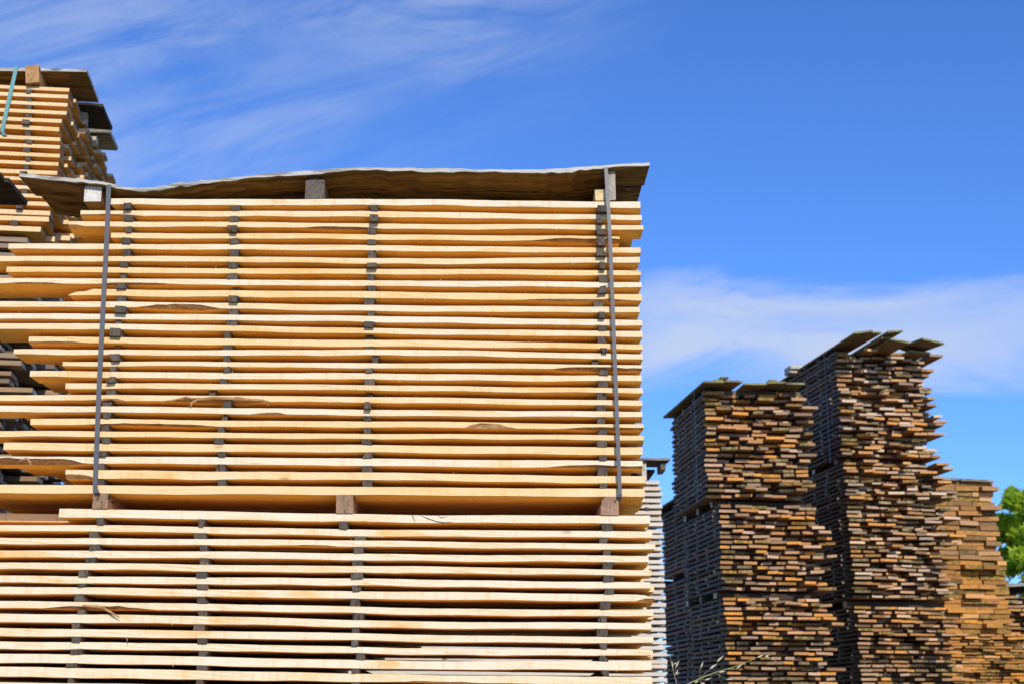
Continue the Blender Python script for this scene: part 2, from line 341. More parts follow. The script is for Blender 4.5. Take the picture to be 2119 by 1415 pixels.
def front_board(pk, i, d):
    l, r = d[0], d[1]; v0 = R.uniform(-.004, .010); y = edges(d)
    w = R.uniform(.125, .19)
    if (pk, i) in {('u', 7): 1, ('u', 11): 1, ('u', 4): 1}: w = .235
    if (pk, i) == ('u', 24): w = .13
    widths[(pk, i)] = w
    n = 72; st = []; ph = [R.uniform(0, 6.28) for _ in range(6)]; f1, f2 = R.uniform(2, 4), R.uniform(7, 12)
    wa = WANE.get((pk, i), [])
    for k in range(n + 1):
        px = l + (r - l) * k / n; s = k / n
        dy = .9 * math.sin(ph[0] + f1 * s * 3) * .8 + .35 * math.sin(ph[1] + f2 * s * 3)
        db = dy + .55 * math.sin(ph[2] + f2 * 1.3 * s * 3) + R.gauss(0, .12); dt = dy + R.gauss(0, .12)
        u, zt = P(px, y(px, 0) + dt, v0); _, zb = P(px, y(px, 1) + db, v0)
        wh, wd = .0012, .0012
        for (a, b_, hs, dd) in wa:
            m_ = smooth01((px - a) / max(8, .3 * (b_ - a))) * smooth01((b_ - px) / max(8, .3 * (b_ - a)))
            if px < a + 5 and a <= l + 2: m_ = 1
            if l + 2 >= a and px < (a + b_) / 2: m_ = 1
            if r - 2 <= b_ and px > (a + b_) / 2: m_ = 1
            m_ *= (.8 + .12 * math.sin(k * .9 + ph[3]) + .12 * math.sin(k * .37 + ph[4]) + R.gauss(0, .07))
            if m_ > .05: wh = max(wh, hs * (zt - zb) * min(m_, 1.1)); wd = max(wd, dd * min(1, m_))
        st.append([u, v0, v0 + w, zb, zt, wh, wd, 0.0])
    # ragged or skewed ends
    sk0, sk1 = R.uniform(-.012, .012), R.uniform(-.012, .012)
    if (pk, i) == ('u', 8):                      # chipped, pointed left end
        for k in range(0, 3): st[k][4] = st[k][3] + (st[k][4] - st[k][3]) * (.12, .55, .6)[k]
        for k in range(3, 8): st[k][0] = st[2][0] + (st[8][0] - st[2][0]) * (k - 2) / 6 * .96 + .002
    if (pk, i) == ('l', 6): st[-1][4] = st[-1][3] + .012; st[-2][4] -= .003
    for k in range(len(st)): st[k][7] = sk0 * (1 - k / n) + sk1 * k / n
    tn = tone(); tn = (tn[0] * (.35 if pk == 'l' else 1.0), tn[1], tn[2] * (.6 if pk == 'l' else 1), 1)
    a = edge_board(st, tn, face_mat=3)
    o = place('board', a, A, FR)
    where = ("the %s layer below the cover of the strapped pack" % ORD[i]) if pk == 'u' and i < 13 else \
            ("the %s layer above the big bearers" % ORD[24 - i]) if pk == 'u' else ("the %s layer below the big bearers" % ORD[i])
    ft = FEAT.get((pk, i))
    lab = ("front board %s, %s" % (ft, where.replace(' of the strapped pack', '')[4:])) if ft else "pale front board, " + where
    tag(o, lab, 'board', 'fresh boards of the front stack')
    front.append(dict(pk=pk, i=i, d=d, y=y, u0=st[0][0], u1=st[-1][0], v0=v0, w=w, o=o))
    def zz(u):
        k = max(0, min(n - 1, int((u - st[0][0]) / (st[-1][0] - st[0][0]) * n))); return st[k][3], st[k][4]
    front[-1]['z'] = zz
    return o
for i, d in enumerate(UP): front_board('u', i, d)
for i, d in enumerate(LO): front_board('l', i, d)
FB = {(f['pk'], f['i']): f for f in front}
# rows behind the front one
DEPTH = 1.16
for f in front:
    pk, i = f['pk'], f['i']; v = f['v0'] + f['w'] + R.uniform(.003, .012); row = 2
    um = (f['u0'] + f['u1']) / 2
    ul = P(20, 700)[0]; ur = P(1330 if pk == 'u' else 1345, 700)[0]
    while v < DEPTH:
        w = R.uniform(.11, .19)
        if v + w > DEPTH - .06: w = DEPTH - v + R.uniform(0, .03)
        u0 = (ul + R.uniform(.10, .50) if row > 2 else max(f['u0'] + R.uniform(-.05, .30), ul + R.uniform(-.02, .3))) if pk == 'u' else ul + R.uniform(-.25, .05); u1 = ur + R.uniform(-.05, .012)
        if pk == 'l' and i >= 9 and v > .36: u1 = P(845 - 90 * (i % 3), 1350)[0]
        if pk == 'l': u0 -= .1; u1 += R.uniform(-.25, .0) if row > 3 and 6 < i < 9 else 0
        if (pk, i) == ('u', 24): u1 = ur + R.uniform(-.02, .01); u0 = ul - R.uniform(0, .3)
        za, zb_ = f['z'](ul + .3), f['z'](ur - .15)
        a = Acc(); vs = []
        n = 5; t = tone(); am = R.gauss(0, .0015)
        b = board(u0, u1, v, v + w, 0, 1, 'u', t, ends=2, side=3, edge=0, warp=.0015, jit=.001, n=6)
        sl = (zb_[0] - za[0]) / (ur - .15 - ul - .3); th = max(.022, (za[1] - za[0] + zb_[1] - zb_[0]) / 2 - .001)
        b.v = [(p[0], p[1], za[0] + sl * (p[0] - ul - .3) + max(-.004, min(.004, p[2] if p[2] < .5 else p[2] - 1)) + (th if p[2] > .5 else 0)) for p in b.v]
        vis = (row == 2 and not (pk == 'u' and i == 0)) or ((pk, i) == ('u', 24) and row < 7) or (pk == 'l' and row == 3 and i < 9)
        if vis:
            o = place('board', b, A, FR)
            where = ("the %s layer below the cover" % ORD[i]) if pk == 'u' and i < 13 else ("the %s layer above the big bearers" % ORD[24 - i]) if pk == 'u' else ("the %s layer below the big bearers" % ORD[i])
            tag(o, "shaded board %s behind the front, %s" % ({2: 'one', 3: 'two', 4: 'three', 5: 'four', 6: 'five'}[row], where), 'board', 'fresh boards of the front stack')
        else: stuff_fresh.merge(b, A)
        v += w + R.uniform(.002, .012); row += 1
# layers of the lower pack that lie below the picture
f = FB[('l', 13)]; zl = f['z'](0)[0]; zk = zl; ul = P(-40, 1400)[0]; ur = P(1345, 1400)[0]
while zk > .17:
    zk -= .0555; v = 0
    while v < DEPTH:
        w = R.uniform(.11, .19); stuff_fresh.merge(board(ul + R.uniform(-.1, .1), ur + R.uniform(-.03, .01), v, v + w, zk, zk + .029, 'u', warp=.001, jit=.001, ends=2, side=3, edge=0), A); v += w + .006
    for x in (180, 410, 735, 1250):
        u = P(x, 1400)[0]; stuff_stick.merge(board(u - .02, u + .02, 0, DEPTH, zk + .029, zk + .0555, 'v', ends=0), A)
ground_beam_z = zk
# spacer sticks: x ranges per gap, p = how far the end sticks out (None = flush)
SU = {0: [(255,270,1),(256.5,276,0),(260,272,0),(252,269,0),(255.5,270,0),(248,265,0),(246,262,-1),(240.6,261,1),(240.6,260,0),(237,258.6,1),(238.5,251,-1),(227,248,1),(237,250,-2),(224,247,1),(228,242,0),(219,237,1),(220,239.5,0),(213,233,0),(213,232,0),(210,225,0),(206,227,0),(203.5,222,0),(202,216,0),(199,216,0)],
      1: [(480,497,0),(476,494,0),(468,489,1),(476,495,0),(476,494,0),(472,491,0),(470,490,0),(481,497,-2),(473,493,1),(473,492,0),(468,490,0),(464,475.6,0),(461,481,0),(462,477,0),(462,475,0),(455,473,0),(433,448,-1),(460,478,0),(457.5,471,-1),(451,464,0),(443,462,0),(451.6,467,0),(446.5,466,0),(451,468,0)],
      2: [(762.6,782,0),(764,782,1),(761,780,0),(760,779,0),(762,778,0),(759,779,1),(761,774,0),(757,777,0),(754,776,0),(761,774,0),(754,773,1),(757,774,-2),(755,772,0),(771,785,-1),(757,772,0),(755,775,0),(757,772,-2),(754,767,1),(753,768,0),(753,767,0),(749,770,0),(749,771,0),(749,770,0),(750,770,0)],
      3: [(1237,1256,1),(1235,1248,1),(1234,1254,1),(1237,1252,1),(1234.6,1254,1),(1241,1252,1),(1237.7,1258,0),(1236,1255,1),(1229,1248,0),(1239,1252,1),(1237.7,1256,0),(1237,1255.6,0),(1242,1256,1),(1225.6,1238,-1),(1239,1258.6,0),(1238,1259,0),(1235.5,1254.6,0),(1235,1254,0),(1236,1252,0),(1237,1255.6,0),(1236,1256,0),(1240,1255,0),(1237,1258,0),(1242,1258,0)]}
SL = {0: [(198,214),(185,206),(185,206),(177.5,199),(162,181),(161,181),(154,177),(159,175),(148.5,167),(148,168),(146,167),(137,158),(140,154)],
      1: [(411.6,424.5),(401,426),(414,430),(413,431),(406,428),(408,430),(408,429),(407,428),(400,423),(407,428),(411,431.5),(407,428),(405,420)],
      2: [(702,718.5),(734,757),(732,752),(729,752),(727,751),(726,746),(724,744),(730,752),(728,743),(727,742),(737,754),(727,744),(727,744)],
      3: [(1243.5,1267.5),(1241,1260),(1248,1265),(1248.5,1270),(1248,1270.6),(1250,1270),(1242,1265),(1239,1255),(1236,1257.7),(1239,1256),(1241,1259),(1244,1260),(1244,1259)]}
CN = ["leftmost", "second", "third", "rightmost"]
def stick_end(u0, u1, v0, v1, z0, z1):
    a = board(u0, u1, v0, v1, z0, z1, 'v', tone(), ends=0, side=0, warp=.0005, jit=.0012, n=4)
    if R.random() < .5:                                   # a knocked-off corner
        k = R.choice([2, 3, 1, 0]); p = a.v[k]; du = (u1 - u0) * R.uniform(.1, .4) * (1 if k in (0, 3) else -1)
        a.v[k] = (p[0] + du, p[1], p[2])
        q = a.v[k + 4]; a.v[k + 4] = (q[0] + du, q[1], q[2])
    return a
def do_sticks(pk, tab):
    for c, lst in tab.items():
        for i, s in enumerate(lst):
            up, lo = FB[(pk, i)], FB[(pk, i + 1)]
            pr = s[2] if len(s) > 2 else 0
            v0 = {1: -R.uniform(.016, .032), 0: R.uniform(-.005, .004), -1: R.uniform(.012, .022), -2: R.uniform(.025, .04)}[pr]
            ym = up['y'](s[0], 1) + 6
            u0 = P(s[0], ym, v0)[0]; u1 = P(s[1], ym, v0)[0]; um = (u0 + u1) / 2
            z1 = up['z'](um)[0] - .0006; z0 = lo['z'](um)[1] + .0006
            a = stick_end(u0, u1, v0, DEPTH - .02, z0, z1)
            o = place('spacer_stick', a, A, [M_STICK])
            where = ("under the %s board below the cover" % ORD[i]) if pk == 'u' and i < 12 else ("over the %s board above the big bearers" % ORD[23 - i]) if pk == 'u' else ("under the %s board below the big bearers" % ORD[i])
            tag(o, "dark grey spacer stick end, %s column, %s" % (CN[c], where), 'spacer stick', 'spacer sticks of the front stack')
do_sticks('u', SU); do_sticks('l', SL)
# bearers between the packs
for j, (x0, x1) in enumerate(((192, 223.5), (696, 731), (1243, 1280))):
    u0, u1 = P(x0, 1040)[0], P(x1, 1040)[0]; um = (u0 + u1) / 2
    z1 = FB[('u', 24)]['z'](um)[0] - .0006; z0 = FB[('l', 0)]['z'](um)[1] + .0006
    if j == 2:
        prof = [(u0, z0), (u1, z0), (u1, z1 - .004), (u1 - .006, z1)] + [(u0 + .030 - .030 * math.sin(q), z1 - .036 + .036 * math.cos(q)) for q in [k * math.pi / 10 for k in range(0, 6)]]
    else: prof = [(u0, z0), (u1, z0), (u1, z1), (u0, z1)]
    a = Acc(); n = len(prof)
    vs = [(p[0], -.004, p[1]) for p in prof] + [(p[0], DEPTH, p[1]) for p in prof]
    fs = [tuple(range(n)), tuple(range(2 * n - 1, n - 1, -1))] + [(k, k + n, (k + 1) % n + n, (k + 1) % n) for k in range(n)]
    a.add(vs, fs, [0] * len(fs), tone())
    o = place('timber_bearer', a, A, [M_BEAM])
    tag(o, ["square brown bearer under the left strap, between the two packs", "square brown bearer in the middle between the two packs", "round-topped brown bearer under the right strap, between the two packs"][j], 'beam', 'bearers between the two front packs')
for x in (180, 720, 1255):
    u = P(x, 1400)[0]; o = place('timber_bearer', board(u - .04, u + .04, 0, DEPTH, .003, ground_beam_z - .0005, 'v', ends=0), A, [M_BEAM])
    tag(o, "brown bearer on the ground under the lower front pack, %s" % {180: 'left', 720: 'middle', 1255: 'right'}[x], 'beam', 'bearers on the ground')
# ---- cover of the front stack
CV = [(43,362),(100,368.5),(180,375.5),(230,383),(262,391.5),(288,394),(346,388.5),(352,383),(400,380),(470,372),(560,363.5),(640,357),(700,352),(760,350),(860,352),(960,353),(1060,355),(1120,354.5),(1170,352),(1230,347.5),(1343,340)]
def cv_y(px):
    for a, b in zip(CV, CV[1:]):
        if px <= b[0]: return a[1] + (b[1] - a[1]) * max(0, (px - a[0]) / (b[0] - a[0]))
    return CV[-1][1]
def cover_row(v0, w, l, r, dz, thick_px, mats, label, wav=1.0, drop=0.0):
    n = 90; st = []
    for k in range(n + 1):
        px = l + (r - l) * k / n
        u, zt = P(px, cv_y(px) * wav + (1 - wav) * 362 + R.gauss(0, .55), 0)
        th = (thick_px + 1.2 * math.sin(k * .35) + R.gauss(0, .8)) * .0024
        zt += dz + R.gauss(0, .0004)
        st.append([u, v0 + R.gauss(0, .0015), v0 + w, zt - th, zt, .0015, .0015, 0])
    a = edge_board(st, tone(), 1, 1)
    a.m = [1 if (k < n * 5 and k % 5 in (0,)) else m for k, m in enumerate(a.m)]
    a.v = [(p[0], p[1], p[2] - drop * (p[1] - v0)) for p in a.v]
    return tag(place('cover_plank', a, A, mats), label, 'cover plank', 'cover planks on the front stack')
c1 = cover_row(-.02, .25, 43, 1343, 0, 7.5, [M_COV, M_COVE], "long warped brown cover plank with bleached front edge, on the strapped pack")
cover_row(.236, .26, 52, 1338, .004, 8, [M_COV, M_COVD], "second cover plank of the strapped pack, behind the warped front one", .8)
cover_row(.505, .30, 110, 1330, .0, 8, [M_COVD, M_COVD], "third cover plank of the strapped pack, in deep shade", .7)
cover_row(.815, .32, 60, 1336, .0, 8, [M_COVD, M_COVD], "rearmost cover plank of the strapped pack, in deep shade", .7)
def cov_bottom(px): u, z = P(px, cv_y(px)); return z - .0215
def block(x0, x1, y0, y1, v0, v1, mats, label, name='support_block', jit=.003, n=6):
    u0, zt = P(x0, y0, v0); u1, zb = P(x1, y1, v0)
    a = board(u0, u1, v0, v1, zb, zt, 'v', tone(), ends=0, side=1, warp=.001, jit=jit, n=n)
    return tag(place(name, a, A, mats), label, 'block', 'support blocks under the front cover')
block(175, 209, 385.5, 418.5, .012, 1.05, [M_BEAMW, M_BEAM], "bleached cracked block under the cover beside the left strap")
block(632, 670, 372, 411, .008, 1.05, [M_BEAMG, M_BEAMG], "dark grey square block under the middle of the warped cover")
block(641, 659, 359, 371.4, .014, 1.0, [M_BEAMG, M_BEAMG], "small dark block on top of the grey square block, under the cover")
block(1257, 1275.5, 354.5, 415.5, .016, 1.05, [M_BEAMS, M_BEAMG], "tall streaky grey block under the cover beside the right strap")
block(1231, 1256.3, 393.5, 416, .008, .9, [M_BEAMY, M_BEAMY], "short pale yellow block behind the right strap, under the cover")
# ---- straps
def strap(pts, wpx, v, name, label, m, fr=A, depth=DEPTH, ztop=None):
    """a flat band looping over the front, the top, the back and the underside"""
    a = Acc(); front_pts = []
    for (px, py, dv) in pts: u, z = fr.hit(px, py, v + dv); front_pts.append((u, v + dv, z))
    if ztop is not None: front_pts[0] = (front_pts[0][0], front_pts[0][1], ztop)
    top, bot = front_pts[0], front_pts[-1]
    loop = [(top[0], depth * .5, top[2] + .012)] + front_pts + [(bot[0], depth * .5, bot[2] - .004)]
    hw = wpx; t = .0012; vs = []; fs = []
    for k, p in enumerate(loop):
        for (du, dn) in ((-hw, 0), (hw, 0), (hw, t), (-hw, t)):
            if 0 < k < len(loop) - 1: vs.append((p[0] + du, p[1] - dn, p[2]))
            else: vs.append((p[0] + du, p[1], p[2] + (dn if k == 0 else -dn)))
    for k in range(len(loop) - 1):
        for q in range(4): fs.append((k * 4 + q, k * 4 + 4 + q, k * 4 + 4 + (q + 1) % 4, k * 4 + (q + 1) % 4))
    a.add(vs, fs, [0] * len(fs), tone())
    return tag(place(name, a, fr, [m]), label, 'strap')
strap([(225.5, 383, -.002), (225, 386, -.004), (222, 470, -.012), (213, 640, -.010), (205, 800, -.010), (197, 1000, -.008), (197.3, 1009, -.005), (201, 1019, -.002)], .0108, -.022, 'packing_strap',
      "grey packing strap on the left of the front pack, tilted outward at its foot", M_STRAP)
strap([(1254, 347, -.002), (1254, 351, -.004), (1262, 480, -.012), (1270, 680, -.010), (1277, 860, -.010), (1283, 1022, -.008), (1284, 1028, -.004)], .0084, -.022, 'packing_strap',
      "grey packing strap on the right of the front pack, over the yellow block", M_STRAP)
# ---- loose bark and splinters, parts of their boards
def loose(board_key, pts, rad, v=-.006, flat=.45):
    b = FB[board_key]['o']; L3 = []
    for (px, py, dv) in pts: u, z = P(px, py, v + dv); L3.append((u, v + dv, z))
    child(place('loose_bark', tube(L3, rad, 6, flat), A, [M_BARK]), b)
loose(('l', 7), [(170, 1252, .004), (200, 1254, 0), (214, 1257, -.006), (232, 1268, -.012), (248, 1277, -.016)], [.004, .006, .006, .005, .0015])
loose(('u', 17), [(394, 842, 0), (396, 834, -.004), (408, 826, -.006), (440, 822.5, -.006), (480, 824, -.006), (520, 826, -.005), (545, 828, -.002), (560, 831, .004)], [.004, .006, .006, .007, .007, .006, .005, .002])
loose(('u', 17), [(338, 829, .004), (360, 827, -.002), (385, 822, -.005), (400, 824, -.004)], [.001, .004, .005, .004])
loose(('u', 17), [(540, 827, 0), (549, 832, -.008), (556, 839, -.012)], [.003, .002, .001])
loose(('u', 17), [(205, 828, 0), (230, 825, -.006), (250, 829, -.006), (262, 831, .002)], [.002, .004, .004, .001])
loose(('u', 22), [(40, 952, 0), (55, 948, -.012), (62, 955, -.016), (64, 963, -.016)], [.004, .006, .005, .002])
loose(('l', 10), [(260, 1319, 0), (264, 1322, -.01), (262, 1327, -.012)], [.0012, .002, .0008])
M_CRACK = plain('crack', (.035, .02, .012), .95)
for pts in ([(852, 1062.5, 0), (855, 1070, 0), (859, 1080, 0)], [(868, 1064.5, 0), (884, 1072, 0), (903, 1078.5, 0), (921, 1081, 0), (936, 1079, 0)], [(906, 1066, 0), (913, 1071, 0), (925, 1068, 0)]):
    b = FB[('l', 0)]; L3 = []
    for (px, py, dv) in pts: u, z = P(px, py, b['v0']); L3.append((u, b['v0'] - .0002, z))
    child(place('crack', tube(L3, [.0008] + [.0022] * (len(L3) - 2) + [.0006], 5, .3), A, [M_CRACK]), b['o'])
# small whiskers of torn fibre on the sawn edges
for f in front:
    for _ in range(R.choice([0, 1, 1, 2, 3])):
        px = R.uniform(max(f['d'][0] + 20, 10), f['d'][1] - 20); q = R.choice([0, 1]); py = f['y'](px, q)
        u, z = P(px, py + (0 if q else 0), f['v0'] - .001); s = (1 if q == 0 else -1) * R.uniform(.004, .010); du = R.uniform(-.006, .006)
        child(place('splinter', tube([(u, f['v0'] - .001, z - s * .3), (u + du * .4, f['v0'] - .004, z + s * .5), (u + du, f['v0'] - .006, z + s)], [.0008, .0008, .0003], 4), A, [M_FRESH]), f['o'])

# ================================================================== REAR LEFT STACK
B = Frame(145, 8.8, 700, 185)
def bz(py, px=130): return B.hit(px, py)[1]
BL = [(144,183.6,190.5),(144,198,205.5),(141.6,214.7,222),(139,231,238.5),(130,247.6,255),(124.6,264,272.5),(127,285,292.5),(125.5,301,308.5),(124,319,326.5),(121,337,344),(119,353,361),(117,370,377.5),(120,386.5,394),(118,403,410.5),(117,419.5,428),(106,437,446.5),(103,449.5,459.5),(88,470,480)]
BDEP = 1.58; BLFT = -2.3
rear = []
for i, (xr, yt, yb) in enumerate(BL):
    zt, zb = bz(yt, xr), bz(yb, xr); ur = B.hit(xr, yt)[0]; v = R.uniform(-.005, .005); row = 0
    if i == 0: v = 0
    while v < BDEP:
        w = R.uniform(.12, .21)
        u1 = ur + R.uniform(-.01, .0) if row == 0 else max(ur, -.13) + R.uniform(-.055, .045) + (.02 if row > 4 else 0)
        if i >= 15 and row > 0: u1 = ur + R.uniform(-.08, .10)
        b = board(BLFT + R.uniform(-.1, .1), u1, v, v + w, zb, zt, 'u', tone(), ends=1, side=2, edge=0, warp=.003, jit=.0015, n=8)
        o = place('board', b, B, [M_YEL, M_YEL_E, M_YEL_F])
        wl = "top layer" if i == 0 else "%s layer from the top" % ORD[i]
        tag(o, ("front yellow board of the tall left stack, " + wl) if row == 0 else "yellow board, %s behind the front, %s, tall left stack" % (['', 'one', 'two', 'three', 'four', 'five', 'six', 'seven', 'eight', 'nine', 'ten', 'eleven', 'twelve'][row], wl), 'board', 'yellow boards of the tall left stack')
        v += w + R.uniform(.002, .02); row += 1
    rear.append((zt, zb, ur))
SB = [(53,67),(54,67),(54,66),(52,66),(45,60),(52,63),(50,66),(48,62),(53,63),(47,59),(40,54),(44,58),(42,56),(36,50),(32,46),(27,38),(22,36)]
for i, (x0, x1) in enumerate(SB):
    v0 = -.03 if i in (4, 10, 14) else R.uniform(-.008, .005)
    z1 = rear[i][1] - .0006; z0 = rear[i + 1][0] + .0006
    u0 = B.hit(x0, 300, v0)[0]; u1 = B.hit(x1, 300, v0)[0]
    dy = BL[i][2] - 300; k = (dy + 10330 + 300) / 10630.
    sl = (300 - BL[i][2]) / 10500. * (x0 - CX)
    u0 = B.hit(x0, BL[i][2] + 4, v0)[0]; u1 = B.hit(x1, BL[i][2] + 4, v0)[0]
    o = place('spacer_stick', stick_end(u0, u1, v0, BDEP - .05, z0, z1), B, [M_STICK])
    tag(o, "dark spacer stick end in the tall left stack, under its %s board" % ("top" if i == 0 else ORD[i]), 'spacer stick', 'spacer sticks of the tall left stack')
    for du in (-.75, -1.5): stuff_stick.merge(board(u0 + du, u1 + du, v0, BDEP - .05, z0, z1, 'v', ends=0), B)
# weathered boards: candidates are collected first, the 300 that show largest become objects
cand = []
def wcand(fr, acc, mats, score, label, group, name='weathered_board'):
    cand.append((score, fr, acc, mats, label, group, name))
def pix_in(fr, u, v, z, m=0):
    x, y = fr.px(u, v, z); return -m < x < 2119 + m and -m < y < 1415 + m
# grey packs below the yellow one
z = rear[-1][1] - .032; i = 0
while z > .12:
    y_at = B.px(-.5, 0, z)[1]
    ur = B.hit(64 - max(0, y_at - 490) * .085, y_at)[0]; v = R.uniform(-.03, .03); row = 0
    beam = i in (23, )
    while v < BDEP:
        w = R.uniform(.12, .2); u1 = ur + R.uniform(-.16, .1) + (.06 if row > 2 else 0)
        b = board(BLFT, u1, v, v + w, z - .03, z, 'u', tone(), ends=1, side=0, warp=.004, jit=.002, n=6)
        x, y = B.px(u1, v, z)
        vis = (-5 < x < 150) and (482 < y < 560 or 728 < y < 820 or 868 < y < 1000 or 1012 < y < 1090)
        if vis: wcand(B, b, [M_LS, M_LE], 3.0 + 1.0 / (1 + row), "grey board at the left edge, %s row back, %s layer under the yellow boards" % (ORD[row], ORD[i]), 'grey boards low in the tall left stack')
        else:
            to_stuff(b, B, [M_LS, M_LE])
        v += w + R.uniform(.004, .03); row += 1
    for du in (-.35, -1.1, -1.8): stuff_stick.merge(board(ur + du, ur + du + .04, 0, BDEP, z - .057, z - .03, 'v', ends=0), B)
    z -= .057; i += 1
for vv in (.1, .7, 1.35): stuff_stick.merge(board(BLFT, -.25, vv, vv + .09, .003, z + .0265, 'u', ends=0), B)
# cover planks and block, rear left
def flat_plank(fr, corners, th, mats, label, group, name='cover_plank', n=10, bend=0.0, cat='cover plank'):
    """plank from four (u,v,z) top corners: near-left, near-right, far-right, far-left"""
    c = [Vector(p) for p in corners]; a = Acc(); vs = []; fs = []; ms = []
    for i in range(n + 1):
        s = i / n
        for (p, q, dz) in ((c[0], c[1], 0), (c[0], c[1], -th), (c[3], c[2], -th), (c[3], c[2], 0)):
            x = p.lerp(q, s); vs.append((x.x + R.gauss(0, .0015), x.y + R.gauss(0, .002), x.z + dz + bend * math.sin(s * 3.1) + R.gauss(0, .0007)))
    for i in range(n):
        for k in range(4):
            k2 = (k + 1) % 4; fs.append((i * 4 + k, i * 4 + k2, i * 4 + 4 + k2, i * 4 + 4 + k)); ms.append(1 if k in (0,) else 0)
    fs += [(3, 2, 1, 0), tuple(n * 4 + k for k in range(4))]; ms += [1, 1]
    a.add(vs, fs, ms, tone()); return tag(place(name, a, fr, mats), label, cat, group)
zc = B.hit(180, 143.5)[1]; uc = B.hit(180, 143.5)[0]
gB = 'cover planks on the tall left stack'
flat_plank(B, [(BLFT, .20, zc - .01), (uc, 0, zc), (uc, .50, zc), (BLFT, .49, zc)], .021, [M_COVB, M_COVE], "front brown cover plank with pale edge, on the tall left stack", gB)
flat_plank(B, [(BLFT, .50, zc - .01), (uc + .02, .54, zc - .012), (uc + .03, .94, zc - .022), (BLFT, .90, zc)], .024, [M_COVD, M_COVD], "middle blackened warped cover plank overhanging the tall left stack", gB, bend=.02)
flat_plank(B, [(BLFT, 1.0, zc), (uc + .0, 1.02, zc - .004), (uc + .01, 1.36, zc - .004), (BLFT, 1.4, zc)], .03, [M_COVG, M_COVG], "rear grey cover plank overhanging the tall left stack", gB)
def bblock(px0, px1, v0, v1, z0, z1, label, m=M_BEAM, tilt=0):
    u0 = B.hit(px0, 170, v0)[0]; u1 = B.hit(px1, 170, v0)[0]
    b = board(u0, u1, v0, v1, z0, z1, 'v', tone(), ends=0, side=0, jit=.004, n=5)
    um = (u0 + u1) / 2; b.v = [(p[0] + (p[2] - z0) * tilt, p[1], p[2] + (p[0] - um) * tilt * -1.0 + max(0, .2 - (p[1] - v0)) * .03 * (1 if v0 < 0 else 0)) for p in b.v]
    return tag(place('support_block', b, B, [m]), label, 'block', 'support blocks on the tall left stack')
M_BEAMO = stick_mat('orange_brown_block', (.36, .185, .07), (.46, .26, .11))
bblock(54, 82, -.045, 1.2, rear[0][0] + .004, zc - .0225, "brown split block jutting out under the cover of the tall left stack", M_BEAMO, tilt=-.14)
uq = B.hit(140, 185)[0]
for (vv, ww) in ((.62, .05), (1.05, .05)):
    o = place('support_block', board(-.14, -.0, vv, vv + .07, rear[0][0] + .002, zc - .046, 'u', ends=0), B, [M_STICKP]); tag(o, "pale block end under the %s cover plank, tall left stack" % ("middle" if vv < 1 else "rear"), 'block', 'support blocks on the tall left stack')
strap([(33, 143, .03), (32, 148, .02), (20, 200, -.012), (6, 262, -.012), (4.5, 272, -.01), (10, 281, -.001)], .013, -.006, 'packing_strap', "teal plastic strap bound round the tall left stack at the picture's left edge", M_STRAPG, B, BDEP, zc + .003)

# ================================================================== LEFT NEIGHBOUR STACK (only the corner of its cover shows)
C = Frame(57, 7.0, 894, 418)
uc_, zc_ = C.hit(57, 418)
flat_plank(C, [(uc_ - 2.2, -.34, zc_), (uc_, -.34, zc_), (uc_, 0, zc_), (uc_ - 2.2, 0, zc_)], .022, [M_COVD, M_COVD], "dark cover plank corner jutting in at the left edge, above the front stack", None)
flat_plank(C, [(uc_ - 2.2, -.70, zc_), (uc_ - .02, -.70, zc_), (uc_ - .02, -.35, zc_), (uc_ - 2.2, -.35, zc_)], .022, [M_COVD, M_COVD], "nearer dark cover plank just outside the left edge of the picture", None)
z = zc_ - .13; u1 = uc_ - .24; k = 0
for uu in (-.5, -1.2, -1.9): stuff_stick.merge(board(uc_ + uu, uc_ + uu + .07, -.68, -.02, zc_ - .13, zc_ - .022, 'v', ends=0), C)
while z > .06:
    v = -.68
    while v < -.05:
        w = R.uniform(.13, .2); stuff_fresh.merge(board(uc_ - 2.1, u1 + R.uniform(-.08, .0), v, v + w, z - .03, z, 'u', ends=2, side=3, edge=0, warp=.002, jit=.001), C); v += w + .01
    for uu in (-.5, -1.2, -1.9): stuff_stick.merge(board(uc_ + uu, uc_ + uu + .035, -.68, 0, z - .057, z - .03, 'v', ends=0), C)
    z -= .057

for vv in (-.62, -.35, -.12): stuff_stick.merge(board(uc_ - 2.1, u1 - .1, vv, vv + .09, .003, z + .0265, 'u', ends=0), C)
# ================================================================== GREY STACK BEHIND THE FRONT ONE
G = Frame(1372, 12.4, 1030, 1100)
gt = G.hit(1360, 994)[1]; z = gt; i = 0
GW = 2.9
while z > .1:
    v = 0; row = 0
    while v < 1.1:
        w = R.uniform(.13, .2); u1 = R.uniform(-.014, .010) if row == 0 else R.uniform(-.035, .012)
        if i == 0: u1 = -.02
        b = board(-GW + R.uniform(-.06, .06), u1, v + R.uniform(-.01, .01), v + w, z - .031, z, 'u', tone(), ends=1, side=0, warp=.004, jit=.002, n=8)
        if row == 0 and G.px(u1, 0, z)[1] < 1420: wcand(G, b, [M_GS, M_GE], 5.0, "silver grey board end beside the front stack's right side, %s layer of its stack" % ORD[i], 'silver grey boards behind the front stack')
        else: to_stuff(b, G, [M_GS, M_GE])
        v += w + .01; row += 1
    for uu in (-.16, -.75, -1.35, -1.95):
        uj = uu + R.uniform(-.02, .02); stuff_stick.merge(board(uj, uj + .04, R.uniform(-.01, .02), 1.1, z - .0535, z - .031, 'v', ends=0), G)
    z -= .0535; i += 1
for vv in (.08, .5, .95): stuff_stick.merge(board(-GW, -.08, vv, vv + .09, .003, z + .0220, 'u', ends=0), G)
zg = G.hit(1360, 951)[1]; ug = G.hit(1386, 951)[0]
